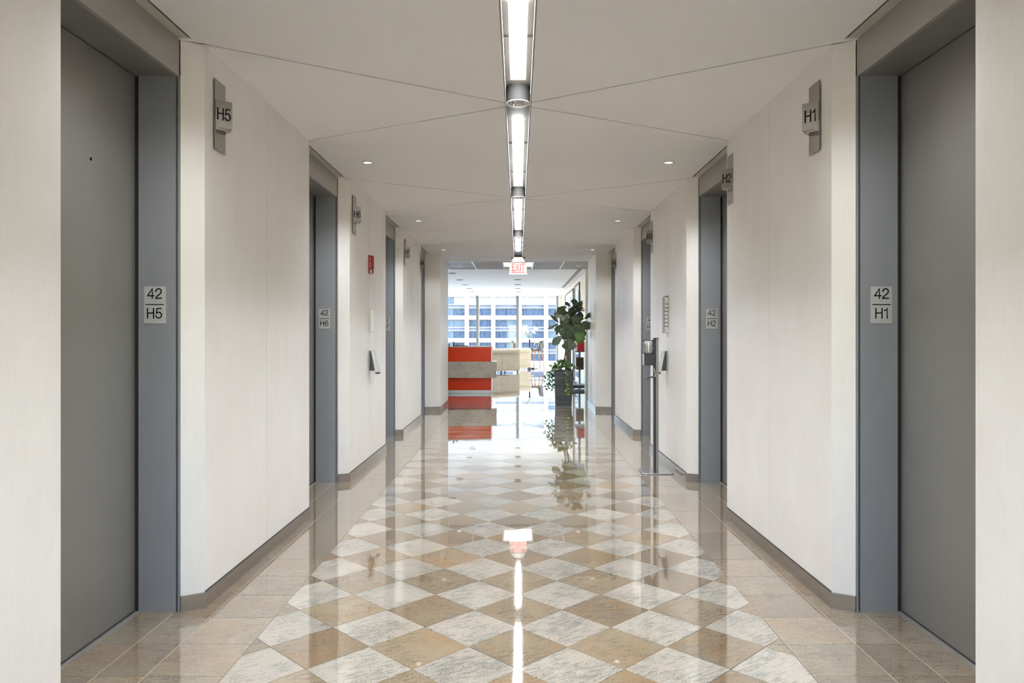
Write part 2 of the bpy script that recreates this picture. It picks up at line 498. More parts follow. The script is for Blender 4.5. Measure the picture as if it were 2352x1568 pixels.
M['fg_dark'] = mat_facade_glass('facade_glass_painted_reflection', (.007, .016, .042, 1), (.095, .13, .18, 1), .50)
M['fg_pale'] = mat_facade_glass('facade_glass_blinds_and_reflection', (.085, .125, .16, 1), (.13, .155, .17, 1), .50)
M['fg_white'] = mat_facade_glass('facade_glass_white_blinds_and_reflection', (.32, .34, .38, 1), (.42, .42, .43, 1), .50)

# ================================================================ setting: corridor
H = 2.80
P = 3.168                       # bay pitch
JY = 3.62                       # far jamb face of the first door bay
AX, AY = 1.561, 3.68            # chamfer corner
BX, BY = 1.551, 5.484           # far end of a wall bay
SEAM = 4.572
DX = 1.875                      # door plane
HX = 1.66                       # header face
HZ = 2.625                      # door opening height
NB = 4
END_Y = 14.56

# ---- floor
floor = B().box(-9.2, 2.1, -4.1, 31.6, -.12, -.0022).o('floor', M['grout'])
lab(floor, 'polished granite floor of pale and brown square tiles laid diagonally', 'floor', kind='structure')

def clip(poly, ax, lim, keep_less):
    out = []
    n = len(poly)
    ins = lambda p: (p[ax] <= lim) if keep_less else (p[ax] >= lim)
    for i in range(n):
        a, b = poly[i], poly[(i+1) % n]
        if ins(a): out.append(a)
        if ins(a) != ins(b):
            t = (lim-a[ax])/(b[ax]-a[ax])
            q = [a[0]+t*(b[0]-a[0]), a[1]+t*(b[1]-a[1])]; q[ax] = lim
            out.append(tuple(q))
    return out

FX = 1.17
DG = .4310
Y0 = 3.4294
FIELD0, FIELD1 = -1.7, 13.86
_tiles = {}
def tile(name, mat, poly, cx, cy, th=.0022):
    key = (name, tuple((round(x-cx, 4), round(y-cy, 4)) for x, y in poly))
    if key not in _tiles:
        _tiles[key] = B().prism([(x-cx, y-cy) for x, y in poly], -th, 0).mesh(name)
    o = link(name, _tiles[key], mat, floor, (cx, cy, 0))
    o.rotation_euler = (random.uniform(-1, 1)*.0012, random.uniform(-1, 1)*.0012, 0)
    return o
G = .0015
hd = DG/2 - G*1.3
dia = []
for rowi in range(-14, 30):
    for m_ in range(-4, 5):
        dia.append(('light_tile', (.2155+DG*m_), Y0+DG*rowi))
        dia.append(('brown_tile', DG*m_, Y0+DG/2+DG*rowi))
dia.sort(key=lambda t: t[2])
rest = {'light_tile': B(), 'brown_tile': B()}
cnt = {'light_tile': 0, 'brown_tile': 0}
for nm, cx, cy in dia:
    poly = [(cx+hd, cy), (cx, cy+hd), (cx-hd, cy), (cx, cy-hd)]
    for ax, lim, k in ((0, FX-G, True), (0, -FX+G, False), (1, FIELD1-G, True), (1, FIELD0, False)):
        if poly: poly = clip(poly, ax, lim, k)
    if len(poly) < 3: continue
    if cy > 1.7 and cnt[nm] < 170:
        tile(nm, M[nm], poly, cx, cy); cnt[nm] += 1
    else:
        rest[nm].prism(poly, -.0022, 0)
for nm, b in rest.items():
    if b.f: lab(b.o(nm, M[nm], floor), kind='stuff')
# border tiles, 12 inch, in columns beside the diagonal field
BP = .3048
restb = B()
JOY = 2.937
for sx in (-1, 1):
    for j in range(-15, 37):
        y0 = JOY + BP*j; y1 = y0+BP
        if y0 > FIELD1-.02: continue
        y1 = min(y1, FIELD1)
        ym = (y0+y1)/2
        cols = [(FX, 1.482)]
        cols.append((1.482, 1.68))
        cols.append((1.68, DX-.005))
        for ci, (xa, xb) in enumerate(cols):
            if ci == 2:
                k = math.floor((ym-(BY-P))/P)
                yd = ym-(BY-P)-k*P          # distance past the end of a wall bay
                if not (ym > 2.3 and yd < (JY-BY+P)+.2): continue
            poly = [(sx*(xa+G), y0+G), (sx*(xb-G), y0+G), (sx*(xb-G), y1-G), (sx*(xa+G), y1-G)]
            if 2.0 < ym < 11.5:
                tile('border_tile', M['border_tile'], poly, sx*(xa+xb)/2, ym)
            else:
                restb.prism(poly, -.0022, 0)
lab(restb.o('border_tile', M['border_tile'], floor), kind='stuff')
# pale metal/grout lines along the border
gl = empty('trim_1', kind='structure', label='thin pale joint lines running along both borders of the granite floor', cat='floor trim')
for sx in (-1, 1):
    B().box(sx*1.4808, sx*1.4832, 2.0, FIELD1, -.002, .0004).o('joint_line', M['grout_light'], gl)
    for k in range(NB):
        ya, yb = (2.52 if k == 0 else BY+P*(k-1)+.03), JY+P*k-.02
        B().box(sx*1.679, sx*1.6812, ya, yb, -.002, .0004).o('joint_line', M['grout_light'], gl)
# lobby floor tiles (too flat in view to be picked apart singly)
lt = B()
y = FIELD1
LW = .3048
while y < 31.35:
    y2 = min(y+.6096, 31.4)
    x = -9.144+.0
    i = 0
    while x < 1.83:
        lt.box(x+G, min(x+LW, 2.05)-G, y+G, y2-G, -.0022, 0)
        x += LW
    y = y2
lab(lt.o('lobby_tiles', M['lobby_tile'], floor), kind='stuff')

# ---- ceiling
ceiling = empty('ceiling', kind='structure', label='pale painted corridor ceiling of large angular panels split by thin shadow joints', cat='ceiling')
SLX = .078
for sx in (-1, 1):
    B().box(sx*.10, sx*2.3, -4.0, END_Y-.002, 2.818, 2.95).o('ceiling_deck', M['reveal'], ceiling)
CY = 4.60
g = .009
def cpanel(poly):
    B().prism(poly, H, H+.018).o('ceiling_panel', M['ceil'], ceiling)
for sx in (-1, 1):
    for k in range(-2, NB):
        d = P*k
        ya, yb = AY+d, BY+d
        if k == NB-1:      # last bay ends square at the lobby
            cpanel(mir([(SLX, CY+d+.008), (1.40, 13.20), (1.40, END_Y), (SLX, END_Y)], sx))
        else:
            if k == -1: cpanel(mir([(SLX, CY+d+.008), (SLX, CY+d+.072), (BX+.05, 2.505-.01), (AX+.02, ya+.0)], sx))
            else: cpanel(mir([(SLX, CY+d+.008), (SLX, CY+d+.072), (BX+.005, yb-.002), (BX+.3, yb-.002), (BX+.3, ya), (AX+.002, ya+.002)], sx))
        # big panel between this centre point and the next
        e = d+P
        if k < NB-1:
            yb2 = 2.505 if k == -1 else yb
            ya2 = 13.20 if k == NB-2 else AY+e
            ax2 = 1.40 if k == NB-2 else AX
            nj = JY+e
            pts = [(SLX, CY+d+.072+2*g), (SLX, CY+e-2*g+.008), (ax2, ya2-2*g if k < NB-2 else 13.19)]
            if k == NB-2: pts += [(1.65, 13.15)]
            pts += [(1.66, nj+.004), (1.66, nj-.018), (1.592, nj-.018), (1.592, yb2+.02), (BX+.0, yb2+g)]
            cpanel(mir(pts, sx))
# over-door ceiling slots
for side, sx in (('left', -1), ('right', 1)):
    t = empty('trim_2' if sx < 0 else 'trim_3', kind='structure', label=f'recessed ceiling slots above the {side} row of elevator doors', cat='ceiling trim')
    for k in range(NB):
        ya = 2.505 if k == 0 else BY+P*(k-1)
        yb = JY+P*k-.018
        B().box(sx*1.608, sx*1.662, ya, yb, H+.004, H+.018).o('slot_strip', M['slot_pale'], t)
        B().box(sx*1.5925, sx*1.596, ya, yb, H-.0, H+.03).o('slot_edge', M['reveal'], t)

# ---- walls
def wallside(side, sx):
    w = empty('wall_'+side, kind='structure', label=f'{side} corridor wall of pale woven vinyl panels between the elevator doors', cat='wall')
    bb = empty('baseboard_'+side, kind='structure', label=f'bronze metal baseboard along the {side} corridor wall', cat='baseboard')
    X = lambda poly: mir(poly, sx)
    # near wall, beside and behind the camera
    B().prism(X([(1.551, -4.0), (1.551, -.62), (1.95, -.62), (1.95, -4.0)]), 0, H).o('wall_panel', M['wall'], w)
    B().prism(X([(1.551, -.615), (1.551, 2.505), (1.95, 2.505), (1.95, -.615)]), 0, H).o('wall_panel', M['wall'], w)
    B().box(sx*1.543, sx*1.552, -3.98, 2.509, 0, .075).o('skirting', M['base'], bb)
    for k in range(NB):
        d = P*k
        last = k == NB-1
        if last:
            # wide face at the end of the corridor, then the last short wall
            B().prism(X([(1.656, JY+d+.004), (1.388, 13.20), (1.388, 13.6), (1.656, 13.6)]), 0, H).o('end_panel', M['wall'], w)
            B().prism(X([(1.388, 13.205), (1.380, END_Y-.0), (1.95, END_Y), (1.95, 13.21), (1.66, 13.21)]), 0, H).o('wall_panel', M['wall'], w)
            B().prism(X([(1.650, JY+d-.006), (1.380, 13.190), (1.388, 13.20), (1.656, JY+d+.004)]), 0, .075).o('skirting', M['base'], bb)
            B().prism(X([(1.380, 13.190), (1.372, END_Y), (1.380, END_Y), (1.388, 13.2)]), 0, .075).o('skirting', M['base'], bb)
        else:
            B().prism(X([(1.656, JY+d+.004), (AX, AY+d), (AX, AY+d+.03), (1.656, AY+d+.03)]), 0, H).o('corner_panel', M['wall'], w)
            B().prism(X([(AX, AY+d+.001), (1.556, SEAM+d-.003), (1.90, SEAM+d-.003), (1.90, AY+d+.032), (AX, AY+d+.032)]), 0, H).o('wall_panel', M['wall'], w)
            B().prism(X([(1.556, SEAM+d+.003), (BX, BY+d), (1.90, BY+d), (1.90, SEAM+d+.003)]), 0, H).o('wall_panel', M['wall'], w)
            B().box(sx*1.562, sx*1.90, SEAM+d-.004, SEAM+d+.004, 0, H-.002).o('seam_reveal', M['slot'], w)
            B().prism(X([(1.650, JY+d-.006), (AX-.009, AY+d-.012), (AX-.0005, AY+d), (1.656, JY+d+.003)]), 0, .076).o('skirting', M['base'], bb)
            B().prism(X([(AX-.009, AY+d-.012), (BX-.009, BY+d+.006), (BX-.0002, BY+d+.006), (AX-.0002, AY+d)]), 0, .076).o('skirting', M['base'], bb)
            # thin dark shadow joint on top of the skirting
            B().prism(X([(AX-.003, AY+d-.004), (BX-.003, BY+d), (BX, BY+d), (AX, AY+d)]), .0765, .081).o('skirting_reveal', M['reveal'], bb)
    B().box(sx*1.96, sx*2.05, -4.0, END_Y, 0, 3.0).o('shaft_wall', M['reveal'], w)
    return w
wallside('left', -1); wallside('right', 1)

# ---- elevator doors (four a side)
numbers = {-1: ['H5', 'H6', 'H7', 'H8'], 1: ['H1', 'H2', 'H3', 'H4']}
near_words = ['first', 'second', 'third', 'fourth']
dn = 0
for sx in (-1, 1):
    for k in range(NB):
        dn += 1
        side = 'left' if sx < 0 else 'right'
        ya = 2.505 if k == 0 else BY+P*(k-1)+.006
        yb = JY+P*k
        d = empty(f'door_{dn}', (sx*DX, (ya+yb)/2, 0), kind='structure', cat='elevator door',
                  label=f'grey metal elevator door {numbers[sx][k]}, {near_words[k]} along the {side} wall')
        oy = -(ya+yb)/2; ox = -sx*DX
        def bx(x0, x1, y0, y1, z0, z1, nm, mt, bev=0):
            return B().box(sx*x0+ox, sx*x1+ox, y0+oy, y1+oy, z0, z1).o(nm, M[mt], d, bev)
        bx(DX, DX+.04, ya-.02, yb-.004, .012, HZ-.004, 'door_panel', 'door')
        bx(DX-.022, DX+.04, ya, yb-.006, 0, .006, 'sill', 'nickel_h')
        bx(DX-.0045, DX, ya, yb-.006, .0062, .012, 'sill_gap', 'reveal')
        bx(1.682, DX-.015, yb, yb+.05, 0, HZ, 'jamb', 'jamb')
        bx(DX-.015, DX+.03, yb+.006, yb+.05, 0, HZ, 'jamb_gap', 'reveal')
        bx(1.675, 1.682, yb-.004, yb+.05, 0, HZ, 'jamb_edge', 'jamb')
        bx(1.668, 1.675, yb+.012, yb+.05, 0, HZ, 'jamb_gap', 'reveal')
        bx(1.657, 1.668, yb+.000, yb+.05, 0, HZ+.0, 'jamb_edge', 'jamb')
        bx(HX, HX+.02, ya, yb+.002, HZ-.004, H+.003, 'header', 'header')
        bx(HX+.02, DX+.04, ya, yb+.05, HZ, HZ+.05, 'header_soffit', 'door')
        bx(1.70, DX-.004, ya-.05 if k else ya-.002, ya, 0, HZ, 'jamb', 'jamb') if k else None
        if k == 0 and sx < 0:
            kh = B().lathe([(.007, 0), (.007, .002)], 12).o('keyhole', M['black'], d)
            kh.rotation_euler = (0, PI/2*-sx, 0); kh.location = (-sx*.0002, 3.241+oy, 1.357+403.5*3.241/F_PX)

# ---- number plates on the jambs
def number_plate(sx, k, num):
    side = 'left' if sx < 0 else 'right'
    x = sx*1.779; yb = JY+P*k
    cat = 'sign'
    t = empty('number_plate', (x, yb, 1.503), label=f'small silver plate reading 42 over {num} on the jamb of the {near_words[k]} {side} elevator', cat=cat, group='floor number plates on the elevator jambs')
    B().box(-.0525, .0525, -.0035, 0, -.0905, .0905).o('plate', M['plate'], t, .0006)
    r = facing((1, 0, 0))
    link('lettering', text_mesh('42', .052, M['black'], .96, gap=.18), None, t, (.000, -.0045, .056), r)
    link('lettering', text_mesh(num, .052, M['black'], .96, gap=.22), None, t, (.000, -.0045, -.041), r)
    B().box(-.045, .045, -.0046, -.0035, -.0002, .0042).o('divider_line', M['black'], t)
    dots = B()
    for i, (a, b) in enumerate(((-.006, 0), (-.006, -.005), (.0, 0), (.006, -.005), (.006, .0))):
        dots.box(a-.001, a+.001, -.0042, -.0035, .0165+b, .0185+b); 
    for i, (a, b) in enumerate(((-.006, 0), (.0, -.005), (.006, 0))):
        dots.box(a-.001, a+.001, -.0042, -.0035, -.079+b, -.077+b)
    lab(dots.o('braille_dots', M['nickel_h'], t), kind='stuff')
for sx in (-1, 1):
    for k in range(NB): number_plate(sx, k, numbers[sx][k])

# ---- projecting letter signs (V-shaped metal) on the walls
def lantern(sx, yc, num, where):
    t = empty('wall_sign', (sx*1.5535, yc, 2.46), label=f'metal wedge sign {num} {where}', cat='sign', group='projecting elevator number signs')
    s = -sx                      # towards the corridor
    B().box(0, s*.004, -.068, .068, -.152, .210).o('back_plate', M['nickel'], t, .0005)
    b = B()
    hw = .058
    prof = [(.104, 1.0), (-.037, 1.0), (-.049, .84)]
    secs = []
    for z, q in prof:
        secs.append([(s*.004, -hw, z), (s*(.004+.062*q), (-hw+hw*1.02), z), (s*.004, hw, z)])
    vs = [v for sc in secs for v in sc]
    fs = []
    n = len(secs)
    for i in range(n-1):
        for j in range(2):
            fs.append((i*3+j, i*3+j+1, (i+1)*3+j+1, (i+1)*3+j))
    fs += [(0, 1, 2), ((n-1)*3, (n-1)*3+1, (n-1)*3+2)]
    b.add(vs, fs)
    me = b.mesh('sign_body'); bm = bmesh.new(); bm.from_mesh(me); bmesh.ops.recalc_face_normals(bm, faces=bm.faces[:]); bm.to_mesh(me); bm.free()
    link('sign_body', me, M['nickel'], t)
    p1 = Vector((s*.004, -hw, 0)); p2 = Vector((s*.066, 0, 0))
    dv = (p2-p1) if sx < 0 else (p1-p2)
    r = facing(dv); nrm = Vector((dv.y, -dv.x, 0)).normalized()
    c = (p1+p2)/2 + nrm*.0009 + Vector((0, 0, .034))
    link('lettering', text_mesh(num, .063, M['black'], .74, sw=.09, gap=.16), None, t, c, r)
lantern(-1, 3.845, 'H5', 'on the left wall just past the first elevator')
lantern(-1, AY+P+.155, 'H6', 'on the left wall just past the second elevator')
lantern(-1, AY+2*P+.155, 'H7', 'on the left wall just past the third elevator')
lantern(-1, BY+2*P-.085, 'H8', 'on the left wall just before the fourth elevator')
lantern(1, 3.870, 'H1', 'on the right wall just past the first elevator')
lantern(1, BY-.085, 'H2', 'on the right wall just before the second elevator')
lantern(1, BY+P-.085, 'H3', 'on the right wall just before the third elevator')
lantern(1, BY+2*P-.085, 'H4', 'on the right wall just before the fourth elevator')

# ---- linear lights in the ceiling slot
LZ = 2.888
def linear_light(k):
    ya = CY+P*k+.001; yb = CY+P*(k+1)-.001
    yb = END_Y-.01 if k == NB-2 else yb
    w = ['nearest strip, overhead at the top of the view', 'second strip from the camera', 'third strip from the camera', 'far strip before the exit sign']
    lb = w[k+1] if 0 <= k+1 < 4 else ('strip just behind the camera' if k == -2 else 'strip at the end wall behind the camera')
    t = empty('linear_light', (0, (ya+yb)/2, LZ), label='recessed linear ceiling light, '+lb, cat='ceiling light', group='linear lights along the ceiling slot')
    y0 = ya-(ya+yb)/2; y1 = -y0
    hz = H-LZ
    b = B()
    for s in (-1, 1):
        b.box(s*.0765, s*.083, y0, y1, hz-.0015, .06)
    b.box(-.076, .076, y0, y1, .012, .06)
    h_ = b.o('housing', M['slot'], t)
    for s in (-1, 1):
        B().box(s*.0735, s*.0775, y0, y1, hz-.002, hz+.0035).o('flange', M['white'], t)
    a = y0+.71; z = y1-.165
    if k == NB-2: z = y1-1.0
    mid = (a+z)/2 + .12
    for (p, q) in ((a, mid-.012), (mid+.012, z)):
        if q-p < .05: continue
        B().box(-.041, .041, p, q, .000, .012).o('diffuser', M['lens'], t)
        for s in (-1, 1):
            B().box(s*.041, s*.0475, p, q, -.004, .012).o('diffuser_rim', M['white'], t)
    if z-a > 1.4:
        for yy in (a+.62, z-.62):
            for s in (-1, 1): B().box(s*.0475, s*.076, yy-.004, yy+.004, .001, .010).o('bracket', M['slot'], t)
for k in range(-2, NB-1):
    linear_light(k)

def big_downlight(k):
    yc = CY+P*k+.005 
    ww = ['first', 'second', 'third', 'fourth']
    lb = f'{ww[k]} round downlight in the ceiling slot between two light strips' if k >= 0 else f'round downlight in the ceiling slot {["just", "far"][-k-1]} behind the camera'
    t = empty('slot_downlight', (0, yc, H), label=lb, cat='downlight', group='round downlights in the ceiling slot')
    B().lathe([(.0735, .001), (.0735, .0985)], 40, capb=False, capt=False).o('cylinder', M['cyl'], t)
    B().lathe([(.0735, .001), (.0745, -.003), (.066, -.004), (.061, .002), (.062, .004)], 40, capb=False, capt=False).o('trim_ring', M['white'], t)
    # fluted reflector
    b = B(); seg = 48; vs = []; fs = []
    prof = [(.0605, .003), (.055, .03), (.045, .06), (.034, .08)]
    for r, z in prof:
        for j in range(seg):
            rr = r*(1+.03*(1 if j % 4 < 2 else -1)); an = 2*PI*j/seg
            vs.append((rr*math.cos(an), rr*math.sin(an), z))
    for i in range(3):
        for j in range(seg):
            j2 = (j+1) % seg; fs.append((i*seg+j, (i+1)*seg+j, (i+1)*seg+j2, i*seg+j2))
    b.add(vs, fs); b.o('reflector', M['chrome'], t)
    B().lathe([(.034, .08), (.034, .084)], 20).o('lamp', M['lamp_dot'], t)
    l = bpy.data.lights.new('downlight_lamp', 'SPOT'); l.energy = SLOT_W; l.spot_size = math.radians(130); l.spot_blend = .9; l.shadow_soft_size = .03; l.color = (.93, .96, 1.0)
    lo = bpy.data.objects.new('downlight_lamp', l); lo.location = (0, 0, -.008); lo.parent = t; COL.objects.link(lo)
for k in range(-2, NB-1): big_downlight(k)

def small_downlight(x, yc, z, lb, r=.044, lit=True, grp='small round downlights in the corridor ceiling', energy=0):
    t = empty('ceiling_downlight', (x, yc, z), label=lb, cat='downlight', group=grp)
    B().lathe([(r, .002), (r+.006, -.001), (r+.004, -.005), (r-.004, -.006), (r-.008, .0), (r-.009, .003)], 28, capb=False, capt=False).o('trim_ring', M['chrome'] if lit else M['white'], t)
    B().lathe([(r-.008, -.0012 if lit else -.0065), (r-.008, .0015)], 24).o('lamp' if lit else 'baffle', M['lamp_dot'] if lit else M['black'], t)
    if energy:
        l = bpy.data.lights.new('downlight_lamp', 'SPOT'); l.energy = energy; l.spot_size = math.radians(130); l.spot_blend = .9; l.shadow_soft_size = .03; l.color = (.93, .96, 1.0)
        lo = bpy.data.objects.new('downlight_lamp', l); lo.location = (0, 0, -.010); lo.parent = t; COL.objects.link(lo)
for k in range(-2, 3):
    for sx in (-1, 1):
        side = 'left' if sx < 0 else 'right'
        lb = f'small round downlight in the {side} half of the ceiling, {near_words[k]} along the corridor' if k >= 0 else f'small round downlight in the {side} half of the ceiling, {["over", "just behind", "far behind"][-k-1]} the camera'
        small_downlight(sx*1.262, 6.19+P*k, H, lb, energy=DOWN_W*(.45 if k == 2 else 1.0 if k >= 0 else .6))

# ---- exit sign
t = empty('exit_sign', (0, 13.75, 2.8), label='edge-lit sign reading EXIT in red capitals hanging from the corridor ceiling', cat='exit sign')
B().box(-.13, .13, -.03, .03, -.095, -.0).o('canopy', M['slot'], t, .004)
B().box(-.162, .162, -.008, .008, -.305, -.095).o('sign_panel', M['exit_face'], t, .002)
B().box(-.166, .166, -.012, .012, -.318, -.305).o('bottom_edge', M['troffer'], t)
for ch, lx, lw in (('E', -.0865, .058), ('X', -.014, .064), ('I', .040, .018), ('T', .091, .062)):
    link('letter', text_mesh(ch, .142, M['red_letter'], .8, .002, 0, lw, .14), None, t, (lx, -.0095, -.188), facing((1, 0, 0)))
B().box(-.115, .112, -.0095, -.008, -.289, -.276).o('underline', M['red_letter'], t)

# ---- left wall devices
SY = SEAM+P
t = empty('fire_alarm', (-1.555, SY, 2.09), label='red fire alarm strobe reading FIRE high on the left wall', cat='fire alarm')
b = B(); b.prism([(0, -.058), (.032, -.046), (.046, 0), (.032, .046), (0, .058)], -.045, .093); b.o('alarm_body', M['red'], t, .006, 2)
B().prism([(0, -.046), (.030, -.038), (.043, 0), (.030, .038), (0, .046)], -.092, -.045).o('strobe_lens', M['clear'], t, .006, 2)
B().prism([(0, -.03), (.03, -.03), (.03, .03), (0, .03)], -.088, -.047).o('strobe_reflector', M['chrome'], t, .004)
B().box(0, .010, -.066, .066, -.096, .096).o('alarm_base', M['red'], t, .002)
dv = Vector((.045, .013, 0))
for i, ch in enumerate('FIRE'):
    link('letter', text_mesh(ch, .016, M['white'], .9, .001, sw=.16), None, t, Vector((.017, -.0530, .060-.027*i)), facing(Vector((.032, .012, 0))))
t = empty('call_plate', (-1.555, SY, 1.503), label='narrow white rectangular wall plate between the fire alarm and the dispenser', cat='wall plate')
B().box(0, .012, -.058, .058, -.114, .114).o('back_box', M['nickel_h'], t)
B().box(.012, .034, -.050, .050, -.112, .112).o('cover', M['white'], t, .003)
def dispenser(sx, lb):
    t = empty('wall_dispenser', (sx*1.555, SY-.01, .955), label=lb, cat='sanitizer dispenser', group='wall sanitizer dispensers')
    s = -sx
    b = B(); b.prism([(0, -.06), (0, .06), (.02, .06), (.02, -.06)], 0, 1); 
    def slab(x0b, x1b, x0t, x1t, w, z0, z1):
        return B().add([(s*x0b, -w, z0), (s*x1b, -w, z0), (s*x1b, w, z0), (s*x0b, w, z0), (s*x0t, -w, z1), (s*x1t, -w, z1), (s*x1t, w, z1), (s*x0t, w, z1)],
                       [(0,3,2,1),(4,5,6,7),(0,1,5,4),(1,2,6,5),(2,3,7,6),(3,0,4,7)] if s > 0 else [(0,1,2,3),(4,7,6,5),(0,4,5,1),(1,5,6,2),(2,6,7,3),(3,7,4,0)])
    B().box(0, s*.014, -.058, .058, .035, .235).o('back_plate', M['alu'], t, .002)
    slab(.014, .085, .014, .040, .050, .028, .228).o('dispenser_body', M['dkplastic'], t, .004)
    slab(.066, .108, .022, .048, .054, .010, .236).o('front_cover', M['silver'], t, .009, 3)
    B().box(s*.070, s*.112, -.046, .046, -.006, .012).o('nozzle', M['dkplastic'], t, .005)
    B().box(0, s*.014, -.012, .012, .000, .03).o('lock', M['chrome'], t, .002)
dispenser(-1, 'wedge-shaped silver sanitizer dispenser mounted on the left wall')
dispenser(1, 'wedge-shaped silver sanitizer dispenser on the right wall behind the stand')
# right wall ribbed panel
t = empty('ribbed_call_panel', (1.555, SY-.03, 1.375), label='tall silver wall panel of stacked curved segments on the right wall', cat='wall panel')
zz = 0
hs = [.075, .037, .037, .037, .037, .037, .037, .070]
def half_round(r, w, n=8):
    pts = [(0, -w)] + [(-r*(1-(1-math.sin(PI*i/n))*.35) if 0 < i < n else -r*.62, -w+2*w*i/n) for i in range(n+1)] + [(0, w)]
    return pts
B().box(-.028, 0, -.050, .050, 0, .385).o('back_box', M['darkmetal'], t)
hs = hs[::-1]
for h in hs:
    b = B(); b.prism(half_round(.052, .055), zz+.001, zz+h-.004)
    b.o('segment', M['silver'], t, .002)
    zz += h+.0015
# ---- sanitizer stand
t = empty('sanitizer_stand', (1.359, 7.32, 0), label='free-standing hand sanitizer stand with grey pole and square base plate on the right', cat='sanitizer stand')
bp = []
for (cx, cy, a0) in ((.115, -.115, -90), (.115, .125, 0), (-.115, .125, 90), (-.115, -.115, 180)):
    for i in range(7):
        a = math.radians(a0+15*i); bp.append((cx+.04*math.cos(a), cy+.04*math.sin(a)))
B().prism(bp, .002, .010).o('base_plate', mat_metal('stand_base_steel', (.62, .62, .63, 1), .25, 1.0, bump=0), t, .002)
B().box(-.0, .028, -.03, .03, .01, 1.318).o('pole', M['alu'], t, .002)
B().box(-.018, -.002, -.028, .028, .01, 1.318).o('pole', M['darkmetal'], t, .001)
B().box(-.021, .030, -.032, .032, 1.318, 1.326).o('pole_cap', M['darkmetal'], t)
B().prism([(-.018, -.05), (-.105, -.05), (-.115, -.04), (-.115, .04), (-.105, .05), (-.018, .05)], 1.055, 1.165).o('dispenser_body', M['dkplastic'], t, .006, 2)
B().box(-.122, -.115, -.040, .040, 1.055, 1.17).o('front_cover', M['silver'], t, .002)
b = B()
for z, q in ((1.165, .94), (1.19, .98), (1.235, .88), (1.285, .98), (1.306, .93)):
    for (x, y_) in ((-.020, -.048), (-.060, -.054), (-.118, -.048), (-.124, 0), (-.118, .048), (-.060, .054), (-.020, .048)):
        b.v.append((-.070+(x+.070)*q, y_*q, z))
for i in range(4):
    for j in range(7):
        j2 = (j+1) % 7; b.f.append((i*7+j, (i+1)*7+j, (i+1)*7+j2, i*7+j2)); b.sm.append(True)
b.f.append(tuple(range(7))); b.sm.append(False); b.f.append(tuple(28+i for i in range(6, -1, -1))); b.sm.append(False)
b.o('clear_refill', M['clear'], t)
b = B()
for z, wx, wy, tw_ in ((1.167, .036, .036, 0), (1.19, .040, .040, .004), (1.22, .032, .037, -.004), (1.255, .036, .030, .005), (1.285, .039, .038, -.002), (1.298, .036, .010, 0)):
    for k8 in range(8):
        a8 = PI*k8/4+PI/8; b.v.append((-.070+tw_+wx*1.1*math.cos(a8), wy*1.1*math.sin(a8), z))
for i in range(5):
    for k8 in range(8):
        k9 = (k8+1) % 8; b.f.append((i*8+k8, i*8+k9, (i+1)*8+k9, (i+1)*8+k8)); b.sm.append(True)
b.f.append(tuple(range(7, -1, -1))); b.sm.append(False); b.f.append(tuple(40+i for i in range(8))); b.sm.append(False)
b.o('refill_pouch', plain('refill_gel', (.60, .62, .63, 1), .12), t)
B().tube([(-.020, -.02, 1.055), (-.012, -.03, 1.00), (-.004, -.035, .955), (-.014, -.035, .94), (-.03, -.034, .937)], .005).o('drip_arm', M['chrome'], t)
b = B(); b.add([(-.10, -.06, .925), (-.015, -.06, .938), (-.015, .03, .938), (-.10, .03, .925), (-.10, -.06, .935), (-.015, -.06, .948), (-.015, .03, .948), (-.10, .03, .935)],
      [(0,3,2,1),(4,5,6,7),(0,1,5,4),(1,2,6,5),(2,3,7,6),(3,0,4,7)]); b.o('drip_tray', M['darkmetal'], t, .002)

# ================================================================ behind the camera
w = empty('wall_back', kind='structure', label='end wall behind the camera around a wide window', cat='wall')
B().box(-2.0, -.85, -4.15, -4.0, 0, 2.95).o('wall_panel', M['wall_plain'], w)
B().box(.85, 2.0, -4.15, -4.0, 0, 2.95).o('wall_panel', M['wall_plain'], w)
B().box(-.85, .85, -4.15, -4.0, 0, .85).o('wall_panel', M['wall_plain'], w)
B().box(-.85, .85, -4.15, -4.0, 2.25, 2.95).o('wall_panel', M['wall_plain'], w)
w = empty('window_2', (0, -4.08, .85), kind='structure', label='window in the end wall behind the camera', cat='window')
B().box(-.85, .85, -.004, .004, 0, 1.4).o('pane', M['pane'], w)
B().box(-.03, .03, -.03, .03, 0, 1.4).o('window_frame', M['mullion'], w)

# ================================================================ lobby
LH = 3.01
WY = 31.5
lc = empty('ceiling_lobby', kind='structure', label='smooth white lobby ceiling beyond the corridor', cat='ceiling')
B().box(-9.2, 2.0, 16.27, WY+.2, LH, LH+.12).o('ceiling_slab', M['ceil_lobby'], lc)
B().box(-9.2, 2.0, 16.25, 16.268, 2.80, LH+.1).o('ceiling_step', M['ceil_lobby'], lc)
sc_ = empty('ceiling_entry', kind='structure', label='lower grey plank ceiling with white bars at the end of the corridor', cat='ceiling')
B().box(-9.2, 2.0, END_Y, 16.25, 2.835, 2.95).o('ceiling_deck', M['reveal'], sc_)
pl = plain('ceiling_plank_grey', (.50, .475, .455, 1), .55, var=.02)
bars = [-2.135, -1.525, -.915, -.305, .305, .915, 1.525]
ys = [END_Y+.015+i*.3045 for i in range(6)]
xs = [-3.0]+bars+[2.0]
for i in range(len(xs)-1):
    for j in range(5 if True else 6):
        ya, yb = ys[j], ys[j+1]
        hole = abs(xs[i]+.305) < .01 and j in (1, 2, 3)
        if hole: continue
        x0_, x1_ = xs[i]+.012, xs[i+1]-.012
        B().box(x0_, x1_, ya+.012, yb-.006, 2.808, 2.826).o('ceiling_plank', pl, sc_)
        B().box(x0_, x1_, ya-.004, ya+.010, 2.803, 2.820).o('plank_edge', M['slot_pale'], sc_)
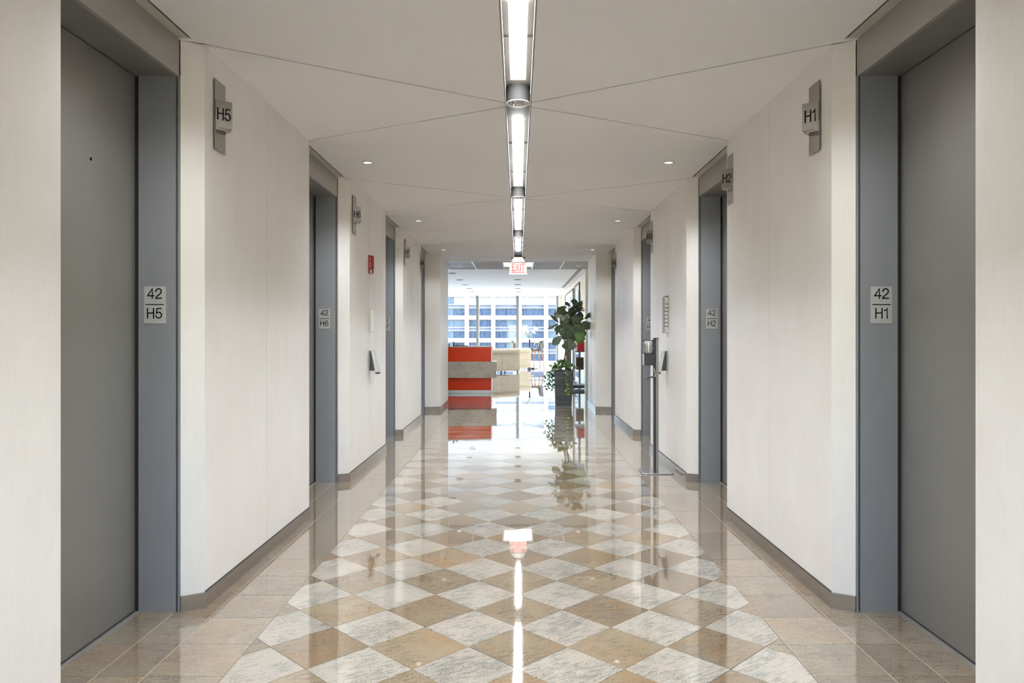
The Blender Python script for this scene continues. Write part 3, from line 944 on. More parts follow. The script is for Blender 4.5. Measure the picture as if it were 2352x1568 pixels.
for x in bars:
    B().box(x-.012, x+.012, END_Y+.01, 16.24, 2.7985, 2.834).o('ceiling_bar', M['white'], sc_)
t = empty('troffer_light', (0, 15.3, 2.80), label='square luminous ceiling panel glowing behind the exit sign', cat='ceiling light')
B().box(-.285, .285, -.45, .45, .012, .03).o('diffuser', M['troffer'], t)
for yy in (-.15, .15): B().box(-.285, .285, yy-.005, yy+.005, .004, .012).o('louver', M['white'], t)
small_downlight(-1.235, 15.55, 2.806, 'small round downlight in the grey plank ceiling, left of the exit sign', .05, True, 'small downlights in the plank ceiling', 0)
small_downlight(1.262, 15.55, 2.806, 'small round downlight in the grey plank ceiling, right of the exit sign', .05, True, 'small downlights in the plank ceiling', 0)
# lobby walls
w = empty('wall_lobby_right', kind='structure', label='white lobby wall on the right with shelves and glazed doors', cat='wall')
B().box(1.78, 1.95, 17.95, WY, 0, LH).o('wall_panel', M['wall_plain'], w)
B().box(1.615, 1.95, 17.70, 17.95, 0, LH).o('pillar', M['wall'], w)
B().box(1.95, 2.05, END_Y, 17.70, 0, LH).o('wall_panel', M['wall_plain'], w)
B().box(1.655, 1.78, 29.7, 30.3, 0, 2.95).o('column', plain('pale_green_column', (.66, .68, .62, 1), .5), w)
w = empty('wall_lobby_left', kind='structure', label='lobby walls out of view on the left', cat='wall')
B().box(-9.3, -9.2, END_Y-.1, 17.0, 0, LH).o('wall_panel', M['wall_plain'], w)
w3 = empty('window_fill', (-9.25, 24.25, 0), kind='structure', label='added side window wall, out of view on the left, for fill daylight', cat='window')  # unseen glazing added to let more sky light into the lobby
B().box(-.02, .0, -7.25, 7.25, .2, LH).o('pane', M['pane'], w3)
B().box(-.05, .05, -7.25, 7.25, 0, .2).o('sill', M['white_matte'], w3)
for yy in range(5): B().box(-.05, .05, -7.25+yy*3.62-.05, -7.25+yy*3.62+.05, .2, LH).o('mullion', M['mullion'], w3)
B().box(-9.2, -1.96, END_Y-.12, END_Y, 0, LH).o('wall_panel', M['wall_plain'], w)
B().box(-1.96, -1.95, END_Y-.1, END_Y, 0, LH).o('wall_panel', M['wall_plain'], w)
# window wall
wn = empty('window_1', (0, WY, 0), kind='structure', label='floor-to-ceiling lobby window wall looking onto an office tower', cat='window')
B().box(-9.2, 1.78, -.22, .05, 0, .135).o('sill', M['white_matte'], wn, .004)
B().box(-9.2, 1.78, -.03, .07, .135, .20).o('bottom_rail', M['white'], wn)
B().box(-9.2, 1.78, -.03, .07, LH-.035, LH).o('top_rail', M['white'], wn)
mx_ = [-.02+1.708*n for n in range(-5, 2)]
for i, x in enumerate(mx_):
    B().box(x-.06, x+.045, -.10, .06, .135, LH).o('mullion', M['mullion'], wn)
    B().box(x+.045, x+.075, -.06, .06, .135, LH).o('mullion_cap', M['white'], wn)
edges = [-9.2]+mx_+[1.78]
for i in range(len(edges)-1):
    if edges[i+1]-edges[i] < .2: continue
    B().box(edges[i]+.06, edges[i+1]-.05, .01, .018, .20, LH-.035).o('pane', M['pane'], wn)
# lobby downlights
for (x, yc, lb) in ((-1.77, 19.8, 'leftmost, half hidden by the corridor wall'), (-1.755, 22.2, 'left row, second from the corridor'), (-1.745, 24.4, 'left row, third from the corridor'), (-1.74, 26.4, 'left row, fourth from the corridor'), (-1.74, 28.4, 'left row, fifth from the corridor'),
                    (-.01, 22.1, 'centre row, nearest to the exit sign'), (-.01, 24.3, 'centre row, second past the exit sign'), (-.01, 26.4, 'centre row, third past the exit sign'), (-.01, 28.5, 'centre row, fourth past the exit sign')):
    small_downlight(x, yc, LH, 'dark louvred downlight in the white lobby ceiling, '+lb, .125, False, 'louvred downlights in the lobby ceiling', LOBBY_W)
t = empty('linear_diffuser', (1.56, 22.2, LH), label='long twin-slot air diffuser in the lobby ceiling by the right wall', cat='air diffuser')
B().box(-.06, .06, -3.7, 3.7, -.006, 0).o('frame', M['white'], t)
for x in (-.028, .028): B().box(x-.013, x+.013, -3.68, 3.68, -.0085, -.006).o('slot', M['black'], t)

# glazed doors on the right lobby wall
def glazed(name, ya, yb, lb, z1=2.84):
    d = empty(name, (1.78, (ya+yb)/2, 0), kind='structure', label=lb, cat='door')
    h = (yb-ya)/2
    B().box(-.035, 0, -h, -h+.06, 0, z1).o('door_frame', M['darkmetal'], d)
    B().box(-.035, 0, h-.06, h, 0, z1).o('door_frame', M['darkmetal'], d)
    B().box(-.035, 0, -h+.06, h-.06, z1-.05, z1).o('door_frame', M['darkmetal'], d)
    B().box(-.012, 0, -h+.06, h-.06, 0, z1-.05).o('door_panel', M['white'], d)
    return d, h
d, h = glazed('door_9', 23.6, 27.6, 'framed glazed opening on the right lobby wall near the window')
B().box(-.022, -.012, -.9, .5, .3, 2.62).o('glass_pane', M['glassdark'], d)
d, h = glazed('door_10', 21.2, 23.0, 'dark framed glazed door on the right lobby wall near the shelves', 2.87)
B().box(-.022, -.012, -.55, .55, .1, 2.66).o('glass_pane', M['glassdark'], d)
B().box(-.06, -.022, .42, .46, .85, 1.25).o('door_handle', M['chrome'], d)

# ---- reception desk
t = empty('reception_desk', (-2.0, 17.12, 0), label='orange glass reception desk with a projecting grey granite shelf', cat='reception desk')
XR = 2.0-.625
B().box(-1.7, XR, 0.015, .9, .0, .075).o('kickplate', M['nickel_h'], t, .003)
B().box(-1.7, XR, 0, .92, .075, .37).o('lower_panel', M['orange'], t, .003)
B().box(-1.7, XR+.13, -.16, .25, .365, .742).o('granite_shelf', M['desk_granite'], t, .003)
B().box(-1.7, XR, 0, .92, .742, 1.068).o('upper_panel', M['orange'], t, .003)
B().box(-1.7, XR+.005, -.01, .93, 1.068, 1.09).o('desk_top', M['nickel_h'], t, .002)
def X17(px, Y=17.3): return (px-1190)*Y/F_PX
t = empty('desk_tray', (X17(1058), 17.32, 1.09), label='thin dark tray lying on the reception desk top', cat='tray')
B().box(-.18, .18, -.10, .10, 0, .008).o('tray_base', M['darkmetal'], t, .002)
B().box(-.18, .18, -.10, -.094, .008, .018).o('tray_rim', M['darkmetal'], t)
t = empty('desk_bottle', (X17(1042), 17.28, 1.098), label='small dark bottle with a wide cap at the left end of the tray', cat='bottle')
B().lathe([(.014, 0), (.015, .05), (.010, .065)], 14).o('bottle_body', M['dkplastic'], t)
B().lathe([(.020, .065), (.022, .088), (.012, .094)], 14).o('cap', M['book_dark'], t)
t = empty('card_holder', (X17(1050), 17.32, 1.098), label='upright card holder standing on the tray beside the bottle', cat='card holder')
B().box(-.045, .01, -.03, .0, 0, .06).o('cards', M['book_white'], t, .002)
B().box(.01, .018, -.035, .035, 0, .072).o('divider', M['darkmetal'], t)
t = empty('pen_stand', (X17(1069), 17.3, 1.098), label='short pen standing at the right end of the desk tray', cat='pen')
B().lathe([(.018, 0), (.012, .006), (.004, .008)], 12).o('base', M['darkmetal'], t)
B().tube([(0, 0, .006), (.004, 0, .055)], .004).o('pen', M['nickel'], t)
t = empty('desk_stapler', (X17(1030), 17.3, 1.09), label='small dark desk object at the left beside the corridor wall', cat='stapler')
B().box(-.05, .045, -.02, .02, 0, .014).o('stapler_base', M['dkplastic'], t, .003)
B().add([(-.05, -.016, .018), (.04, -.016, .030), (.04, .016, .030), (-.05, .016, .018), (-.05, -.016, .035), (.04, -.016, .052), (.04, .016, .052), (-.05, .016, .035)],
        [(0,3,2,1),(4,5,6,7),(0,1,5,4),(1,2,6,5),(2,3,7,6),(3,0,4,7)]).o('stapler_arm', M['darkmetal'], t, .003)

# ---- tufted sofas
def roll(pts, r, pitch=.135):
    pts = [Vector(p) for p in pts]
    out = []; rad = []
    L = 0
    for i in range(len(pts)-1):
        n = max(2, int((pts[i+1]-pts[i]).length/.0106))
        for j in range(n + (1 if i == len(pts)-2 else 0)):
            p = pts[i].lerp(pts[i+1], j/n); out.append(p)
    for i, p in enumerate(out):
        if i: L += (p-out[i-1]).length
        ph = abs(math.sin(PI*L/pitch))
        e = min(i, len(out)-1-i)
        rad.append(r*(.87+.15*ph**.5)*(min(1, .55+e*.11)))
    return out, rad
def sofa(name, loc, back, depth_pts, h, lb, grp='cream tufted sofas in the lobby'):
    t = empty(name, loc, label=lb, cat='sofa', group=grp)
    poly = back+depth_pts
    cx = sum(p[0] for p in poly)/len(poly); cy = sum(p[1] for p in poly)/len(poly)
    # outer wall of the shell, open in the middle with a seat
    B().prism(poly, .075, .40).o('seat_base', M['leather'], t, .01, 2)
    b = B()
    th = .13
    inner = [(p[0]+(cx-p[0])*.22, p[1]+(cy-p[1])*.22) for p in back]
    b.prism(back+inner[::-1], .40, h-.10); b.o('backrest', M['leather'], t, .01)
    for s_i in range(len(back)-1):
        a, c = back[s_i], back[s_i+1]
        B().box(-.006, .006, -.006, .006, .08, h-.14).o('seam', M['leather'], t, loc=(a[0]+(0 if s_i else .02), a[1]-.004, 0)) if s_i else None
    pts, rad = roll([(p[0]*.97+cx*.03, p[1]*.97+cy*.03, h-.085) for p in back], .10)
    B().tube(pts, rad, 16).o('tufted_roll', M['leather'], t)
    for p in poly:
        q = (p[0]+(cx-p[0])*.1, p[1]+(cy-p[1])*.1)
        B().lathe([(.018, 0), (.028, .078)], 12, (q[0], q[1], 0)).o('leg', M['shoe'], t)
    sp = [(p[0]+(cx-p[0])*.20, p[1]+(cy-p[1])*.20) for p in poly]
    B().prism(sp, .40, .47).o('seat_cushion', M['leather'], t, .02, 2)
sofa('sofa', (-.55, 26.0, 0), [(-.72, -.75), (-.015, 0), (.615, .55)], [(.10, 1.15), (-.72, .75), (-1.15, -.1)], .86, 'cream leather sofa with tufted rolled back beside the reception desk')
sofa('armchair', (.30, 28.7, 0), [(-.34, -.2), (.20, .02)], [(.12, .46), (-.50, .36)], .83, 'cream tufted armchair behind the sofa, next to the bar table')

# ---- bar table, flowers, stools
t = empty('bar_table', (.46, 29.6, 0), label='round pale bar table on a dark central pole by the window', cat='table')
B().lathe([(.30, 0), (.335, .008), (.335, .022), (.32, .03)], 40, (0, 0, 1.165)).o('table_top', M['tabletop'], t)
B().tube([(0, 0, .03), (0, 0, 1.165)], .030, 14).o('pole', M['darkmetal'], t)
B().lathe([(.24, 0), (.24, .012), (.05, .03)], 30).o('base', M['darkmetal'], t)
t = empty('flower_vase', (.45, 29.6, 1.195), label='glass vase of white lilies on the bar table', cat='flowers')
B().lathe([(.035, 0), (.05, .02), (.045, .10), (.035, .16), (.04, .18)], 20, capt=False).o('vase', M['clear'], t)
b_st = B(); tips = []
rnd = random.Random(5)
for i in range(8):
    a = rnd.uniform(0, 2*PI); rr = rnd.uniform(.12, .30); zt = rnd.uniform(.22, .40)
    tip = Vector((rr*math.cos(a)*1.05, rr*math.sin(a)*.7, zt)); tips.append(tip)
    B().tube([(0, 0, .03), tip*.5+Vector((0, 0, .03)), tip], .005, 6).o('stem', M['stemgreen'], t)
petal = B()
for i in range(5):
    u0, u1 = i/5, (i+1)/5
for k in range(6):
    a = 2*PI*k/6
    ca, sa = math.cos(a), math.sin(a)
    def pt(r, w, z): return (r*ca-w*sa, r*sa+w*ca, z)
    petal.add([pt(.005, 0, 0), pt(.045, -.022, .045), pt(.055, 0, .04), pt(.045, .022, .045), pt(.095, -.010, .05), pt(.11, 0, .035), pt(.095, .010, .05)],
              [(0, 1, 2), (0, 2, 3), (1, 4, 5, 2), (2, 5, 6, 3)], True)
pm = petal.mesh('blossom')
for tip in tips:
    o = link('blossom', pm, M['petal'], t, tip, (rnd.uniform(-1, 1), rnd.uniform(-1, 1), rnd.uniform(0, 6)))
    o.scale = (1.15, 1.15, 1.15)

def stool(loc, rz, lb):
    t = empty('bar_stool', loc, rz, label=lb, cat='stool', group='grey bar stools at the window table')
    # local +X is the front of the seat
    seat = B()
    nx, ny = 8, 8
    vs = []
    for i in range(nx+1):
        for j in range(ny+1):
            u = i/nx; v = j/ny-.5
            x = -.20+.42*u; y_ = v*.42*(1-.15*u*u)
            z = .745+.05*abs(2*v)**3-.02*math.sin(PI*u)
            vs.append((x, y_, z))
    off = len(vs)
    vs += [(x, y_, z-.03) for x, y_, z in vs]
    fs = []
    for i in range(nx):
        for j in range(ny):
            a = i*(ny+1)+j; fs.append((a, a+ny+1, a+ny+2, a+1)); fs.append((off+a, off+a+1, off+a+ny+2, off+a+ny+1))
    for i in range(nx):
        for e in (0, ny):
            a = i*(ny+1)+e; q = (a, a+ny+1, off+a+ny+1, off+a); fs.append(q if e else q[::-1])
    for j in range(ny):
        for e in (0, nx):
            a = e*(ny+1)+j; q = (a, a+1, off+a+1, off+a); fs.append(q if not e else q[::-1])
    seat.add(vs, fs, True); seat.o('seat', M['stoolshell'], t)
    back = B(); vs = []
    for i in range(9):
        for j in range(9):
            u = i/8; v = j/8-.5
            wd = .42*(1-.22*u**3)
            vs.append((-.20-.06*u+.07*(2*v)**2, v*wd, .745+.39*u - .06*(abs(2*v)**4)*(u > .99)))
    off = len(vs)
    vs += [(x-.025, y_, z) for x, y_, z in vs]
    fs = []
    for i in range(8):
        for j in range(8):
            a = i*9+j; fs.append((a, a+1, a+10, a+9)); fs.append((off+a, off+a+9, off+a+10, off+a+1))
    for i in range(8):
        for e in (0, 8):
            a = i*9+e; q = (a, a+9, off+a+9, off+a); fs.append(q if not e else q[::-1])
    for j in range(8):
        for e in (0, 8):
            a = e*9+j; q = (a, a+1, off+a+1, off+a); fs.append(q[::-1] if not e else q)
    back.add(vs, fs, True); back.o('backrest', M['stoolshell'], t)
    for s in (-1, 1):
        B().tube([(-.24, s*.12, .72), (-.245, s*.19, 1.0), (-.16, s*.225, 1.035), (-.02, s*.225, 1.03), (.02, s*.22, .98), (.03, s*.19, .73)], .007, 8).o('arm_wire', M['brass'], t)
        for f in (-1, 1):
            B().tube([(f*.13, s*.13, .725), (f*.17, s*.16, .55), (f*.235, s*.20, 0)], [.026, .022, .012], 8).o('leg', M['oak'], t)
    B().box(-.15, .15, -.15, .15, .69, .725).o('seat_frame', M['oak'], t, .01)
    B().tube([(.19, -.17, .28), (.19, .17, .28)], .008).o('footrest', M['brass'], t)
stool((.76, 29.85, 0), PI*.86, 'grey bar stool with orange wooden legs to the right of the table')
stool((-.02, 29.75, 0), .22, 'grey bar stool left of the table, half hidden behind the sofa')

# ---- small floor box by the table
t = empty('floor_outlet_box', (.58, 29.3, 0), label='small black floor box beside the bar table foot', cat='floor box')
B().box(-.06, .06, -.04, .04, 0, .05).o('box_body', M['shoe'], t, .006)
B().tube([(.05, 0, .03), (.12, -.05, .01), (.2, -.02, .008)], .008).o('cable', M['shoe'], t)

# ---- shelf unit on the right
t = empty('wall_shelf_unit', (1.50, 18.55, 0), label='open black metal shelving against the right lobby wall behind the plant', cat='shelves')
for zsh, x0, x1 in ((.085, -.20, .22), (.035, -.20, .19), (.93, -.08, .22), (1.955, -.10, .25)):
    B().box(x0, x1, -.28, .42, zsh, zsh+.022).o('shelf', M['darkmetal'], t, .001)
for x, y_ in ((.215, -.20), (.215, .40), (.10, .41)):
    B().box(x-.008, x+.008, y_-.01, y_+.01, .0, 2.45).o('upright', M['nickel_h'], t)
def SX(px, Y=18.3): return (px-1190)*Y/F_PX
bkz = 1.977
xs_ = 1.385
bc = 0
for wd, hh, mt, tilt, lb in ((.020, .135, 'book_white', 0, 'white book standing at the left end of the top shelf'), (.022, .150, 'book_paper', 0, 'cream book second from the left on the top shelf'),
                         (.016, .14, 'book_dark', .0, 'dark book third from the left on the top shelf'), (.026, .155, 'book_tan', .0, 'tan book in the middle of the top shelf'),
                         (.018, .16, 'book_paper', .16, 'cream book leaning among the upright books on the top shelf'), (.020, .165, 'book_dark', .18, 'dark book leaning on the top shelf'), (.024, .175, 'book_tan', .2, 'tan book leaning at the right end of the top shelf')):
    t = empty('book', (xs_+wd/2, 18.36, bkz), label=lb, cat='book', group='books on the top shelf')
    o1 = B().box(-wd/2, wd/2, -.06, .06, 0, hh).o('cover', M[mt], t, .001)
    o2 = B().box(-wd/2+.003, wd/2-.003, -.055, .058, .003, hh+.0005).o('pages', M['book_paper'], t)
    t.rotation_euler = (0, tilt, 0)
    xs_ += wd+.006+(.012 if tilt and bc == 0 else 0)
    if tilt: bc = 1
t = empty('red_binder', (SX(1334), 18.36, .952), label='bright red binder standing on the middle shelf behind the plant', cat='binder')
B().box(-.085, .085, -.10, .10, 0, .235).o('cover', M['redcover'], t, .003)
B().box(-.080, .090, -.095, .095, .004, .231).o('pages', M['book_paper'], t)
for i, px in enumerate((1320, 1324)):
    t = empty('magazine', (SX(px), 18.36, .952), label=('thin white magazine standing left of the red binder', 'thin pale magazine leaning against the red binder')[i], cat='magazine', group='magazines beside the red binder')
    B().box(-.006, .006, -.08, .08, 0, .21).o('cover', M['book_white'], t)
    B().box(-.004, .004, -.079, .081, .001, .2105).o('pages', M['book_paper'], t)
t = empty('wicker_basket', (SX(1332.5), 18.45, .49), label='brown slatted rack hanging on the shelf uprights below the red binder', cat='rack')
B().box(-.09, .085, .10, .115, 0, .30).o('back_panel', M['wicker'], t)
B().box(-.09, .085, -.10, .10, 0, .012).o('bottom', M['wicker'], t)
for i in range(8):
    B().box(-.09, .085, -.112, -.10, .012+i*.036, .036+i*.036).o('slat', M['wicker'], t)
for x in (-.09, -.03, .03, .08): B().box(x-.005, x+.005, -.118, -.112, 0, .30).o('stay', M['book_dark'], t)
B().box(-.10, -.09, -.11, .11, 0, .30).o('side_panel', M['book_paper'], t)
B().box(.085, .093, -.11, .11, 0, .30).o('side_panel', M['wicker'], t)
t = empty('star_ornament', (SX(1323), 18.4, .165), label='small spiky star ornament on the lowest shelf', cat='ornament')
rnd = random.Random(9)
for i in range(9):
    v = Vector((rnd.uniform(-1, 1), rnd.uniform(-.6, .6), rnd.uniform(-1, 1))).normalized()*.062
    if v.z < -.03: v.z *= .9
    B().tube([(0, 0, 0), v], [.007, .003], 6).o('spike', M['book_tan'], t)
    B().lathe([(.001, -.009), (.009, 0), (.001, .009)], 8, tuple(v)).o('tip_ball', M['book_dark'], t)
t = empty('picture_frame', (SX(1308, 17.2), 17.3, 0.0), label='dark framed boards leaning upright behind the planter', cat='frame')
B().box(-.075, -.055, 0, .02, 0, 1.05).o('frame_bar', M['darkmetal'], t)
B().box(-.03, -.006, 0, .02, 0, 1.02).o('frame_bar', M['shoe'], t)
B().box(.012, .045, -.01, .02, 0, 1.10).o('frame_bar', M['darkmetal'], t)
B().box(-.055, .012, .012, .02, 0, 1.0).o('board', M['white_matte'], t)

# ---- planter with fiddle-leaf fig and trailing pothos
PY = 14.23
PX = .872
def pp(cx_, cy_, dy=0):      # crop pixel of the plant close-up -> offset from the planter base, in metres
    px = 1240+cx_/5.808; py = 670+cy_/5.808
    Y = PY+dy
    return Vector(((px-1190)*Y/F_PX-PX, dy, CAM_Z+(768.5-py)*Y/F_PX))
t = empty('potted_plant', (PX, PY, 0), label='tall fiddle-leaf fig with trailing vines in a square ribbed charcoal planter', cat='potted plant')
plant = t
b = B()
n = 34
vs = []; fs = []
for i in range(n+1):
    z = .68*i/n; hw = .150+(.172-.150)*i/n
    j = (i % 2)*.0030+random.uniform(-.001, .001)
    if i in (0, n): j = 0.002
    hw += j
    vs += [(-hw, -hw, z), (hw, -hw, z), (hw, hw, z), (-hw, hw, z)]
for i in range(n):
    for k in range(4):
        k2 = (k+1) % 4; fs.append((i*4+k, i*4+k2, (i+1)*4+k2, (i+1)*4+k))
fs.append((3, 2, 1, 0))
b.add(vs, fs); b.o('planter', M['planter'], t)
B().box(-.162, .162, -.162, .162, .60, .645).o('soil', M['soil'], t)
B().tube([(.05, .02, .62), (.06, .03, .85), (.10, .03, 1.05), (.08, .03, 1.30), (.12, .03, 1.55), (.10, .03, 1.80), (.13, .03, 1.98)], [.022, .020, .018, .016, .013, .009, .005], 8).o('trunk', M['bark'], t)
B().tube([(.07, .02, .62), (.02, .05, .85), (.05, .06, 1.05), (.0, .05, 1.35), (-.05, .02, 1.60)], [.018, .016, .014, .010, .006], 8).o('trunk', M['bark'], t)

def leaf_mesh(nm, wf, wave, droop, seed):
    r = random.Random(seed)
    b = B(); NU, NV = 9, 6
    vs = []
    for i in range(NU+1):
        u = i/NU
        w = wf*(math.sin(PI*min(1, u**.85))**.75)*(.62+.55*u)*.5 if 0 < u < 1 else .01
        w *= 1-.22*math.exp(-((u-.36)/.13)**2)
        if i == NU: w = .03
        for j in range(NV+1):
            v = j/NV*2-1
            z = .10*abs(v)*w*2.2 - droop*u*u*.28 + wave*math.sin(u*9+v*2+seed)*abs(v)*.5
            vs.append((v*w, u, z))
    fs = []
    for i in range(NU):
        for j in range(NV):
            a = i*(NV+1)+j; fs.append((a, a+1, a+NV+2, a+NV+1))
    b.add(vs, fs, True)
    b.tube([(0, -.14, .01), (0, 0, .0)], .014, 5)
    return b.mesh(nm)
LM = [leaf_mesh('leaf', .80, .035, .35, 1), leaf_mesh('leaf', .92, .045, .15, 2), leaf_mesh('leaf', .70, .05, .6, 3), leaf_mesh('leaf', .85, .03, .8, 4)]
LML = []
for m_ in LM:
    m_.materials.append(M['fig']); c = m_.copy(); c.materials.clear(); c.materials.append(M['fig_light']); LML.append(c)
def put_leaf(p0, p1, width, roll_, light=False, mi=None, parent=None, nm='leaf', meshes=None):
    y = (p1-p0); L = y.length; y.normalize()
    ref = Vector((0, -1, 0))
    z = (ref-y*ref.dot(y))
    if z.length < .15: z = Vector((0, 0, 1))-y*y.z
    z.normalize()
    z = Matrix.Rotation(roll_, 3, y) @ z
    x = y.cross(z)
    ms = meshes or (LML if light else LM)
    me = ms[random.randrange(len(ms)) if mi is None else mi]
    o = link(nm, me, None, parent or plant)
    R = Matrix((x, y, z)).transposed().to_4x4()
    wf = [.80, .92, .70, .85][ms.index(me)] if not meshes else .8
    o.matrix_local = Matrix.Translation(p0) @ R @ Matrix.Diagonal((width/wf/.62*.62*1.0 / 1.0, L, (width+L)/2*.6, 1))
    return o
def pl(a, b, wpx, roll_=0, dy=0, dz=0, light=False, mi=None):
    put_leaf(pp(a[0], a[1], dy), pp(b[0], b[1], dy+dz), wpx/699.0*1.32, roll_, light, mi)
# leaves read off the photograph: base, tip, width
pl((455, 175), (462, 92), 82, .2, 0)
pl((405, 190), (332, 140), 52, .5, 0)
pl((385, 240), (580, 128), 92, .9, -.02)
pl((330, 200), (235, 285), 100, -.3, .0, -.05)
pl((370, 205), (278, 200), 40, .9, .05)
pl((285, 260), (195, 345), 95, .3, .05)
pl((330, 330), (262, 372), 80, .5, -.03)
pl((250, 410), (136, 308), 60, .8, 0)
pl((248, 428), (98, 495), 55, .7, .02)
pl((298, 440), (198, 527), 75, -.3, 0)
pl((272, 500), (208, 575), 36, .8, .06)
pl((292, 592), (166, 705), 100, .25, -.05)
pl((392, 625), (392, 788), 178, 0, -.12, 0, False, 1)
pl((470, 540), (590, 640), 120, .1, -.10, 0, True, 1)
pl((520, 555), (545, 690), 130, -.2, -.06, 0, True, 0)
pl((560, 400), (688, 490), 108, .3, -.04)
pl((592, 362), (708, 268), 62, .6, .0)
pl((530, 400), (545, 262), 85, .3, .0)
pl((430, 330), (520, 420), 110, 0, -.03)
pl((440, 260), (560, 235), 60, .9, .0)
pl((470, 215), (590, 225), 50, 1.0, .06)
pl((420, 330), (470, 225), 80, .6, .08)
pl((360, 330), (330, 425), 90, .2, -.02)
pl((400, 300), (400, 460), 110, -.3, .08)
pl((300, 400), (395, 480), 95, .1, 0)
pl((330, 480), (300, 600), 110, .2, .02)
pl((380, 500), (350, 640), 120, -.2, -.08)
pl((430, 460), (470, 600), 130, .1, -.06)
pl((360, 430), (420, 560), 130, .3, -.04)
pl((480, 440), (590, 560), 120, -.1, -.04)
pl((500, 400), (570, 520), 110, .4, .06)
pl((390, 560), (440, 680), 120, .2, -.02)
pl((310, 540), (330, 640), 80, -.4, .08)
pl((440, 380), (360, 500), 100, .3, .10)
pl((540, 500), (600, 600), 90, -.2, .10)
pl((350, 250), (300, 330), 90, .4, .08)
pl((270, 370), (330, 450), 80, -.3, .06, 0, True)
pl((420, 230), (380, 330), 70, .3, .12)
pl((480, 300), (470, 400), 90, .3, .14)
pl((500, 340), (580, 370), 70, .5, .12)
rf = random.Random(21)
for i in range(16):
    cx_, cy_ = rf.uniform(300, 560), rf.uniform(290, 600)
    a = rf.uniform(.2*PI, .8*PI)*(1 if rf.random() < .8 else -1); L_ = rf.uniform(95, 140)
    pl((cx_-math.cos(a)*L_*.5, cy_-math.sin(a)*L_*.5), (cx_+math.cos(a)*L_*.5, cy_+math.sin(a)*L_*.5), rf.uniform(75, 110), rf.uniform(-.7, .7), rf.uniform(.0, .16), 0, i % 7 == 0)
# twigs
tw = B()
for a, b_ in (((455, 300), (330, 203)), ((440, 380), (250, 410)), ((440, 420), (290, 592)), ((470, 380), (592, 362)), ((400, 330), (385, 240))):
    B().tube([pp(a[0], a[1], .03), pp((a[0]+b_[0])/2, (a[1]+b_[1])/2-10, .02), pp(b_[0], b_[1], .0)], .005, 6).o('twig', M['bark'], t)

# pothos leaves (heart shaped)
hb = B()
out = [(0, 0), (.16, -.09), (.31, .01), (.37, .24), (.30, .52), (.14, .82), (0, 1.12), (-.14, .82), (-.30, .52), (-.37, .24), (-.31, .01), (-.16, -.09)]
vs = [(0, .35, -.04)]+[(x, y_, .07*abs(x)*2) for x, y_ in out]
fs = [(0, i, i % 12+1) for i in range(1, 13)]
hb.add(vs, fs, True)
hm = hb.mesh('leaf'); hm.materials.append(M['pothos'])
hm2 = hm.copy(); hm2.materials.clear(); hm2.materials.append(M['pothos_light'])
rnd = random.Random(11)
def heart(p, d, size, light, parent):
    y = d.normalized(); ref = Vector((rnd.uniform(-.9, .9), -1, rnd.uniform(-.6, 1.0)))
    z = (ref-y*ref.dot(y)).normalized(); x = y.cross(z)
    o = link('leaf', hm2 if light else hm, None, parent)
    o.matrix_local = Matrix.Translation(p) @ Matrix((x, y, z)).transposed().to_4x4() @ Matrix.Diagonal((size, size, size, 1))
bush = B()
for i in range(62):
    a = rnd.uniform(0, 2*PI); r = rnd.uniform(.02, .20)**1; 
    x = r*math.cos(a)*1.15; y_ = r*math.sin(a)*.8
    z = .70+rnd.uniform(0, .15)*(1.15-abs(x)*3.2)
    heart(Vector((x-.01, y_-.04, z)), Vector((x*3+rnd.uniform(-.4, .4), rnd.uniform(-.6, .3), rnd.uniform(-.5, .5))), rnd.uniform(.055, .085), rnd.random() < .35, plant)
def vine(pts, nl, size, light_p, r=.004):
    v = B().tube([Vector(p) for p in pts], r, 6).o('vine', M['stemgreen'], plant)
    P3 = [Vector(p) for p in pts]
    for i in range(nl):
        u = (i+.6)/nl*(len(P3)-1); k = min(int(u), len(P3)-2); p = P3[k].lerp(P3[k+1], u-k)
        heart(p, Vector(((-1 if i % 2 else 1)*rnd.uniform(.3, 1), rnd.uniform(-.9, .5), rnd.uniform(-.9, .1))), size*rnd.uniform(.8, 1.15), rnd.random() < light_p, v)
vine([pp(345, 1040, -.17), pp(360, 1100, -.185), pp(350, 1190, -.18), pp(362, 1260, -.178), pp(355, 1330, -.176), pp(365, 1365, -.174)], 13, .068, .6)
vine([pp(205, 1010, -.1), pp(150, 1060, -.12), pp(120, 1130, -.12), pp(130, 1210, -.12), pp(110, 1290, -.12)], 13, .062, .1)
vine([pp(210, 1030, -.05), pp(185, 1090, -.06), pp(165, 1150, -.06), pp(175, 1240, -.05), pp(165, 1310, -.05)], 12, .060, .1)
vine([pp(230, 1000, .1), pp(160, 1040, .1), pp(90, 1090, .08), pp(60, 1150, .08), pp(90, 1230, .06), pp(75, 1300, .05)], 11, .055, .0)
vine([pp(420, 1030, -.05), pp(445, 1080, -.05), pp(440, 1200, -.05), pp(430, 1390, -.05)], 5, .045, .0)

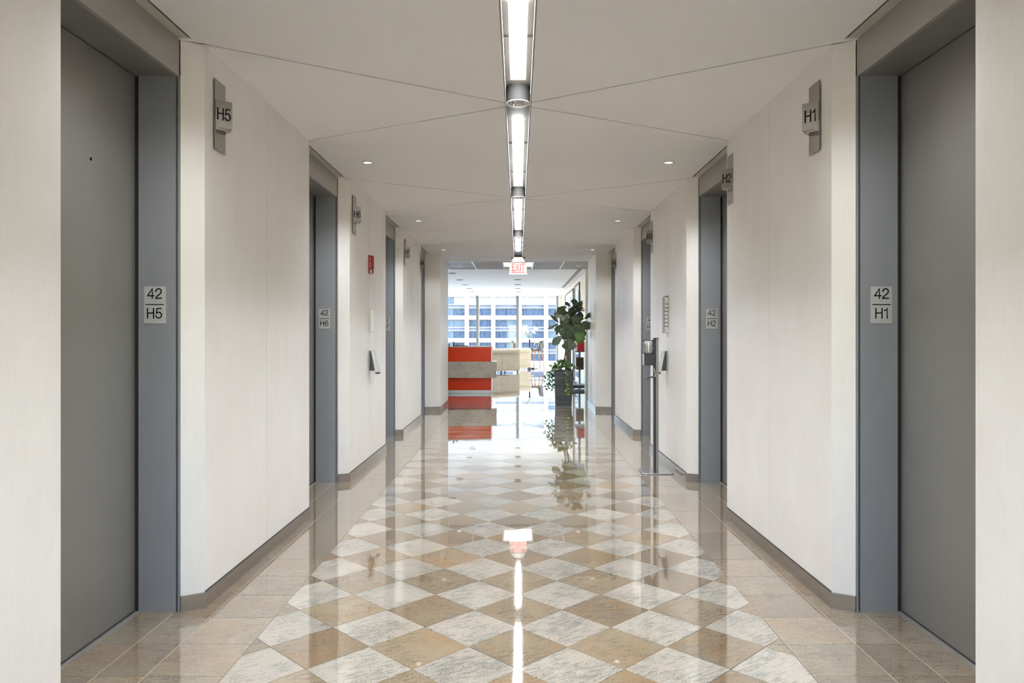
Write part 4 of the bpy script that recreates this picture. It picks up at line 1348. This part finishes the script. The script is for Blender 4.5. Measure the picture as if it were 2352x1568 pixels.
# ================================================================ outside
gr = B().box(-400, 400, -300, 500, -62, -60).o('ground', M['asphalt'])
lab(gr, 'city ground far below the window', 'ground', kind='structure')
tower = B()
FY = 120.0
t = empty('office_building', (0, FY, -60), label='white office tower with ribbon windows facing the lobby across the street', cat='building')
B().box(-82, 62, .62, 30, 0, 60+20).o('core', M['facade_lav'], t)
fz = [.12+3.68*k for k in range(-6, 5)]
X0, X1 = -80.0, 60.0  # unseen side wings added to block bright horizon sky from the corridor walls
cx0 = -12.59-4.28*4
ncol = 13
for k, z0 in enumerate(fz):
    z = z0+60
    B().box(X0, X1, -.20, .62, z, z+.68).o('spandrel', M['facade'], t)
    B().box(X0, X1, -.05, .62, z+1.84, z+1.96).o('rail', M['facade'], t)
    B().box(X0, X1, .30, .62, z+1.98, z+2.38).o('louvre_band', M['facade_lav'], t)
    B().box(X0, X1, -.05, .62, z+2.40, z+2.52).o('rail', M['facade'], t)
rnd = random.Random(3)
_pm = {}
for (za, zb) in ((.72, 1.80), (2.56, 3.64)):
    _pm[za] = B().box(-1.80, 1.80, 0, .02, za, zb)
blind = {}
panes = {}
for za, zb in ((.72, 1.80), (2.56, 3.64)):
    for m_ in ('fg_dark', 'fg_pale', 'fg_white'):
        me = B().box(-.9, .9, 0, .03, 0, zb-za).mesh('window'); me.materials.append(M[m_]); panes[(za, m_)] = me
fm = B()
for x in (-.92,):
    fm.box(x-.03, x+.03, -.08, .03, 0, 1.08)
fme = fm.mesh('window_frame'); fme.materials.append(M['facade'])
for k, z0 in enumerate(fz):
    if not (3 <= k <= 9): continue
    for c in range(1, ncol-2):
        cx = cx0+4.28*c+2.14
        for za in (.72, 2.56):
            if k == 7 and za == .72 and False: pass
            for s in (-.92, .92):
                px = 1190+(cx+s)*14.14
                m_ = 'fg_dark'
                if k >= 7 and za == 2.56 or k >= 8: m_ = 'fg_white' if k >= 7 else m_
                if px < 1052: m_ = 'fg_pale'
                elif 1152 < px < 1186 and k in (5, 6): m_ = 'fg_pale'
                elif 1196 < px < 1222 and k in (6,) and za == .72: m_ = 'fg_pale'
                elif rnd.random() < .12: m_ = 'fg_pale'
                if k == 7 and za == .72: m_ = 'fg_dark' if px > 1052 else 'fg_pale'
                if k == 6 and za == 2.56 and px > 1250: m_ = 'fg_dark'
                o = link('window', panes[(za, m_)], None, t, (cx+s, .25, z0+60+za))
for c in range(-11, ncol+8):
    B().box(cx0+4.28*c-.32, cx0+4.28*c+.32, -.62, .62, 6, 80).o('column', M['facade'], t)
# outer face of the tower we stand in (it shows in the glass opposite)
ow = empty('wall_exterior', kind='structure', label='outer face of the tower the lobby belongs to', cat='wall')
B().box(-30, -9.32, WY-.3, WY+.1, -60, 40).o('cladding', M['masonry'], ow)
B().box(2.1, 30, WY-.3, WY+.1, -60, 40).o('cladding', M['masonry'], ow)
B().box(-9.3, 2.1, WY-.1, WY+.1, LH+.125, 40).o('cladding', M['masonry'], ow)
B().box(-9.3, 2.1, WY-.1, WY+.1, -60, -.125).o('cladding', M['masonry'], ow)
